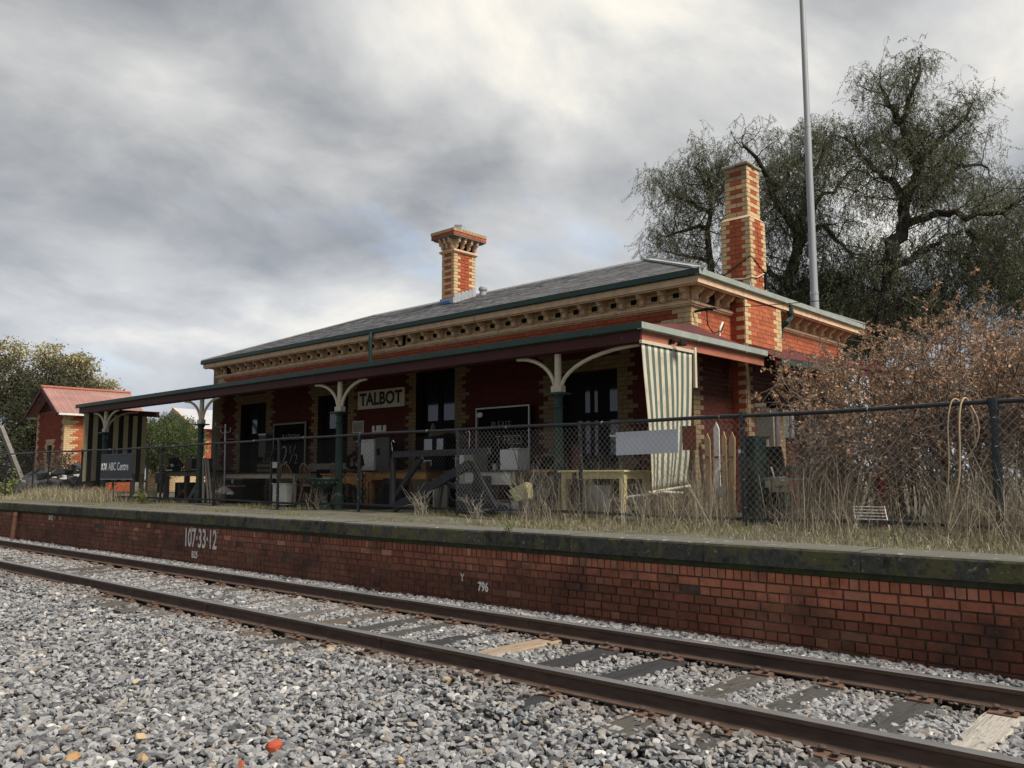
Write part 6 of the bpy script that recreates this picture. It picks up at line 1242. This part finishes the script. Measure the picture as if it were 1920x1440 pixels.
clump_tree('bush', 'dark green dense bush swallowing the left side of the small brick shed', 'bush', (-46.5, 15.5), [([(-46.5, 15.5, 0), (-46.4, 15.6, 3)], .2)],
           [(-46.3, 15.2, 4.6, 2.4, 1.7, 1.7), (-45.6, 15.0, 2.8, 2.2, 1.5, 1.9), (-47.5, 14.4, 2.6, 2.2, 1.6, 2.0), (-44.3, 14.0, 2.2, 1.1, 1.0, 1.4)], 260, [(.045, .055, .024), (.035, .04, .018), (.065, .07, .032), (.05, .045, .025)], .15, 23, .32)
clump_tree('bush', 'grey green twiggy tree between the dark bush and the gum trees', 'tree', (-52, 17), [([(-52, 17, 0), (-52, 17, 4)], .2)], [(-51.2, 17.0, 6.4, 3.0, 1.6, 1.4), (-53.0, 15.6, 6.6, 2.4, 1.6, 1.6), (-49.3, 18.4, 5.6, 1.5, 1.2, 1.0)], 190, [(.085, .085, .045), (.065, .06, .035), (.10, .09, .05)], .17, 24, .4)
clump_tree('bush', 'brown twiggy weeds against the small brick shed wall', 'weeds', (-38.3, 14.2), [([(-38.3, 14.2, .8), (-38.3, 14.2, 1.3)], .03)], [(-38.2, 13.6, 1.7, 1.3, .8, .7), (-37.6, 14.8, 1.6, .8, .8, .7)], 70, [(.12, .085, .06), (.09, .065, .045)], .10, 25, .22)
def gap_tree():
    g = np.random.RandomState(31); t = thing('pepper_tree', 'drooping green pepper tree seen through the left end of the verandah', 'tree', (-35.4, 16.6, PZ))
    MB().tube([(-35.4, 16.6, PZ), (-35.3, 16.6, 2), (-35.5, 16.4, 3.3)], [.14, .11, .08], 8).build('trunk', 'bark', t)
    n = 2100; v = g.normal(0, 1, (n, 3)); v /= np.linalg.norm(v, axis=1, keepdims=True); S0 = np.array([-35.1, 16.75, 3.05]) + v * g.uniform(.3, 1, (n, 1)) ** .5 * np.array([1.6, 1.5, 1.2])
    LS = g.uniform(.25, .6, n); tt = np.linspace(.02, 1, 12); o = g.normal(0, .1, (n, 2))
    P = (S0[:, None] + np.stack([o[:, :1] * tt, o[:, 1:] * tt, -LS[:, None] * tt], 2) + g.normal(0, .03, (n, 12, 3))).reshape(-1, 3)
    tri_mesh('foliage', leaf_cards(g, P, .12, .28, 1.2), 'pepper', t, hue(g, len(P), [(.11, .145, .055), (.085, .115, .045), (.15, .175, .075)], .3) * np.repeat(g.uniform(.6, 1.3, n), 12)[:, None])
gap_tree()

# rust brown shrubs behind the fence
RUST = [(.44, .25, .15), (.38, .225, .14), (.31, .205, .13), (.50, .29, .17), (.26, .20, .135), (.32, .25, .165)]
def shrub(label, base, stems, H, spread, seed, leaves=20, lean=(0, 0), extra=()):
    g = np.random.RandomState(seed); bx, by = base; t = thing('shrub', label, 'shrub', (bx, by, PZ), None); b0, b1, b2 = [], [], []
    for i in range(stems):
        a = g.uniform(0, 2 * np.pi); s = g.uniform(.1, 1) ** .6; p = np.array([bx + .45 * s * np.cos(a), by + .35 * s * np.sin(a), PZ])
        L = H * g.uniform(.72, 1.08); d = nrm(np.array([np.cos(a) * spread * s + lean[0], np.sin(a) * spread * s * .75 + lean[1], 1.])); b0.append((wander(g, p, d, L, 9, .10, .03), .018))
    for (p, q) in extra:
        p, q = np.array(p), np.array(q); tt = np.linspace(0, 1, 9)[:, None]; b0.append((p * (1 - tt) + q * tt + np.array([0, 0, .35]) * np.sin(tt * np.pi) + g.normal(0, .03, (9, 3)), .016))
    for q, r in b0:
        for j in range(2, 9):
            for _ in range(2 if j > 3 else 1):
                d = nrm(nrm(q[j] - q[j - 1]) * .6 + g.normal(0, .75, 3)); b1.append((wander(g, q[j], d, g.uniform(.3, .75), 6, .22, .02), .008))
    for q, r in b1:
        for j in (1, 3, 4, 5):
            d = nrm(nrm(q[-1] - q[0]) * .5 + g.normal(0, .8, 3)); b2.append((wander(g, q[j], d, g.uniform(.12, .34), 6, .2, 0), .0035))
    mb = tubes_np(np.array([q for q, _ in b0]), np.linspace(.020, .006, 9)[None], 5); tag(tri_mesh('stem', mb, 'twig', t), kind='stuff')
    tag(tri_mesh('twig', np.concatenate([tubes_np(np.array([q for q, _ in b1]), np.linspace(.008, .003, 6)[None], 3), tubes_np(np.array([q for q, _ in b2]), .003, 3)]), 'twig', t), kind='stuff')
    B = np.array([q for q, _ in b2]); B = B[g.rand(len(B)) < .66]; k = g.randint(2, 6, (len(B), leaves)); P = B[np.arange(len(B))[:, None], k].reshape(-1, 3) + g.normal(0, .02, (len(B) * leaves, 3))
    zf = np.clip((P[:, 2] - PZ) / H, 0, 1); keep = g.rand(len(P)) < .16 + .84 * zf; P = P[keep]; zf = zf[keep]
    c = hue(g, len(P), RUST, .3); drab = np.array([.135, .105, .072]); f = (g.rand(len(P)) > .25 + zf * .75)[:, None]; c = np.where(f, drab * g.uniform(.6, 1.3, (len(P), 1)), c)
    tri_mesh('foliage', leaf_cards(g, P, .044, .58, .2), 'leaf', t, c)
shrub('tallest rust brown shrub in the middle of the thicket behind the fence', (-3.75, 14.1), 34, 2.95, .36, 41)
shrub('lower rust brown shrub at the left of the thicket, reaching towards the verandah', (-4.5, 14.0), 20, 2.1, .24, 42, extra=[((-5.0, 13.6, 2.2), (-5.55, 11.9, 2.75)), ((-5.0, 13.5, 2.0), (-5.35, 11.7, 2.45)), ((-4.8, 13.4, 1.8), (-5.1, 11.8, 2.6)), ((-4.9, 13.4, 2.4), (-5.15, 12.1, 3.0))])
shrub('rust brown shrub at the right edge of the thicket', (-2.5, 14.3), 34, 2.65, .40, 43)
shrub('low drab shrub close behind the fence under the hose', (-3.2, 12.2), 26, 2.3, .42, 44, 16)
shrub('tall rust brown shrub at the far right beyond the frame edge', (-.9, 14.0), 26, 2.6, .42, 45)
shrub('drab brown shrub behind the right fence post', (-1.9, 12.0), 24, 2.3, .42, 46, 16)

shrub('sparse drab twiggy shrub growing in front of the red drum', (-4.35, 11.2), 20, 1.5, .45, 47, 8)
# grass
def blades(name, x, y, h, lean, cols, seed, wd=.005, mat='grass', zb=PZ - .02, curl=.3, structure=True):
    g = np.random.RandomState(seed); n = len(x); a = g.uniform(0, 2 * np.pi, n); d = np.stack([np.cos(a), np.sin(a), 0 * a], 1); l = g.normal(0, lean, (n, 1)); b = np.stack([x, y, np.full(n, zb)], 1)
    m = b + d * h[:, None] * l * .4 + np.array([0, 0, 1.]) * h[:, None] * .6; tp = b + d * h[:, None] * (l + curl * l) + np.array([0, 0, 1.]) * h[:, None] * (1 - .25 * np.abs(l))
    c2 = g.uniform(0, 2 * np.pi, n); s = np.stack([np.cos(c2), np.sin(c2), 0 * c2], 1) * wd * g.uniform(.6, 1.3, (n, 1))
    q = np.concatenate([np.stack([b - s, b + s, m + s * .8, m - s * .8], 1), np.stack([m - s * .8, m + s * .8, tp + s * .15, tp - s * .15], 1)]); c = hue(g, n, cols, .3)
    o = tri_mesh(name, q, mat, None, np.concatenate([c, c])); return tag(o, kind='stuff')
STRAW = [(.33, .285, .20), (.26, .23, .165), (.42, .37, .27), (.20, .17, .125), (.15, .125, .095)]
GREENG = [(.16, .165, .06), (.21, .20, .085), (.26, .23, .12), (.12, .135, .05)]
n = 9500; x = nr.uniform(-9.2, 1.5, n); y = 8.12 + nr.gamma(1.6, .55, n); k = (y < 11) & (nr.rand(n) < np.clip((x + 9.6) / 3, .12, 1)); blades('grass', x[k], y[k], nr.uniform(.03, .13, k.sum()) * np.clip((y[k] - 7.9) * 1.3, .4, 1.5), 1.0, GREENG + STRAW[:4], 61, .0035)
def patch(n, c, keepf): x = nr.uniform(-8.6, 1.5, n); y = c + nr.normal(0, .55, n); dn = np.clip(.5 + .8 * np.sin(x * 2.7 + 1.7 * np.sin(x * .8 + y)), 0, 1) ; k = (nr.rand(n) < keepf * (.12 + .88 * dn)) & (y > 8.75); return x[k], y[k]
x, y = patch(8500, 10.1, .7); h = nr.uniform(.22, .80, len(x)) * (.75 + .25 * np.sin(x * 1.7)); blades('dry_grass', x, y, h, .75, STRAW, 62, .003)
x, y = patch(4200, 10.5, .9); blades('dead_stems', x, y, nr.uniform(.5, 1.25, len(x)), .50, STRAW[2:], 63, .0032)
# small weeds along the foot of the fence and in the joint behind the coping
n = 5200; x = nr.uniform(-27, -8, n); y = 9.95 + nr.normal(0, .22, n); k = np.sin(x * 3.3) + np.sin(x * 1.1) + nr.normal(0, .5, n) > 1.0; blades('weeds', x[k], y[k], nr.uniform(.03, .16, k.sum()), .7, GREENG, 64, .004)
n = 6000; x = nr.uniform(-34, -6, n); y = 8.20 + np.abs(nr.normal(0, .35, n)); k = np.sin(x * 2.3) + nr.normal(0, .7, n) > .4; blades('weeds', x[k], y[k], nr.uniform(.02, .07, k.sum()), .7, GREENG, 65, .004)
x = np.concatenate([nr.normal(c, .6, 1100) for c in (-28.6, -27.2, -24.6)]); y = nr.normal(9.7, .3, len(x)); blades('dry_grass', x, y, nr.uniform(.12, .5, len(x)) * np.clip(1.2 - np.abs(y - 9.7), .4, 1), .5, STRAW[:3] + GREENG[1:3], 66, .006)
x = nr.uniform(-46, -27, 4000); y = nr.uniform(8.6, 11, 4000); blades('grass', x, y, nr.uniform(.03, .14, 4000), .6, STRAW[:3] + GREENG[1:3], 67, .008)
def spray(label, c, n, H, spread, seed, mat='greywood', r=.004):
    g = np.random.RandomState(seed); t = thing('bare_shrub', label, 'shrub', (c[0], c[1], PZ)); ps = []
    for i in range(n):
        a = g.uniform(0, 2 * np.pi); s = g.uniform(.1, 1); ps.append(wander(g, np.array([c[0] + g.normal(0, .06), c[1] + g.normal(0, .06), PZ - .02]), nrm(np.array([np.cos(a) * spread * s, np.sin(a) * spread * s * .6, 1])), H * g.uniform(.5, 1.1), 8, .15, .0))
    tw = []
    for q in ps:
        for j in (3, 5, 6):
            if g.rand() < .6: tw.append(wander(g, q[j], nrm(nrm(q[j] - q[j - 1]) + g.normal(0, .6, 3)), g.uniform(.1, .3), 8, .15, 0))
    tag(tri_mesh('stem', tubes_np(np.array(ps), np.linspace(r * 1.4, r * .6, 8)[None], 4), mat, t), kind='stuff'); tag(tri_mesh('twig', tubes_np(np.array(tw), r * .5, 3), mat, t), kind='stuff')
spray('large bare pale stemmed shrub in front of the nearest verandah post', (-8.75, 9.98), 46, .82, .75, 71, 'sand'); spray('small bare shrub by the fence under the trestle leg', (-9.75, 9.75), 16, .42, .7, 72, 'sand'); spray('tuft of upright dry stalks by the fence under the charcoal trestle', (-11.1, 9.8), 22, .42, .16, 73, 'sand')
spray('dark bare shrub by the fence below the white coat stand', (-18.7, 10.15), 26, .62, .85, 74, 'twig', .006); spray('bare twiggy shrub by the fence below the green urn', (-14.35, 9.9), 18, .48, .7, 75, 'twig', .005); spray('bare twiggy shrub between the yellow table and the striped blind', (-6.7, 10.0), 40, .62, .9, 76, 'sand')
def leafy(label, c, H, n, cols, seed, size=.12):
    g = np.random.RandomState(seed); t = thing('plant', label, 'plant', (c[0], c[1], PZ)); P = np.array([c[0], c[1], PZ]) + np.abs(g.normal(0, 1, (n, 3))) * np.array([0, 0, H * .6]) + g.normal(0, 1, (n, 3)) * np.array([H * .35, H * .3, 0]); tri_mesh('foliage', leaf_cards(g, P, size, .28, -.6), 'leaf', t, hue(g, n, cols, .3)); MB().tube([(c[0], c[1], PZ - .02), (c[0], c[1], PZ + H * .5)], .008, 5).build('stem', 'twig', t)
leafy('yellow green weed standing at the far left edge of the platform', (-34.0, 10.5), .55, 260, [(.24, .26, .07), (.18, .21, .06)], 81, .2); leafy('small yellow green weed at the fence right of the ABC sign', (-22.05, 9.85), .25, 150, [(.21, .23, .07), (.14, .17, .05)], 82, .10); leafy('tiny green weed growing out of the joint under the coping', (-7.05, 7.62), .07, 40, [(.13, .17, .05)], 83, .05)
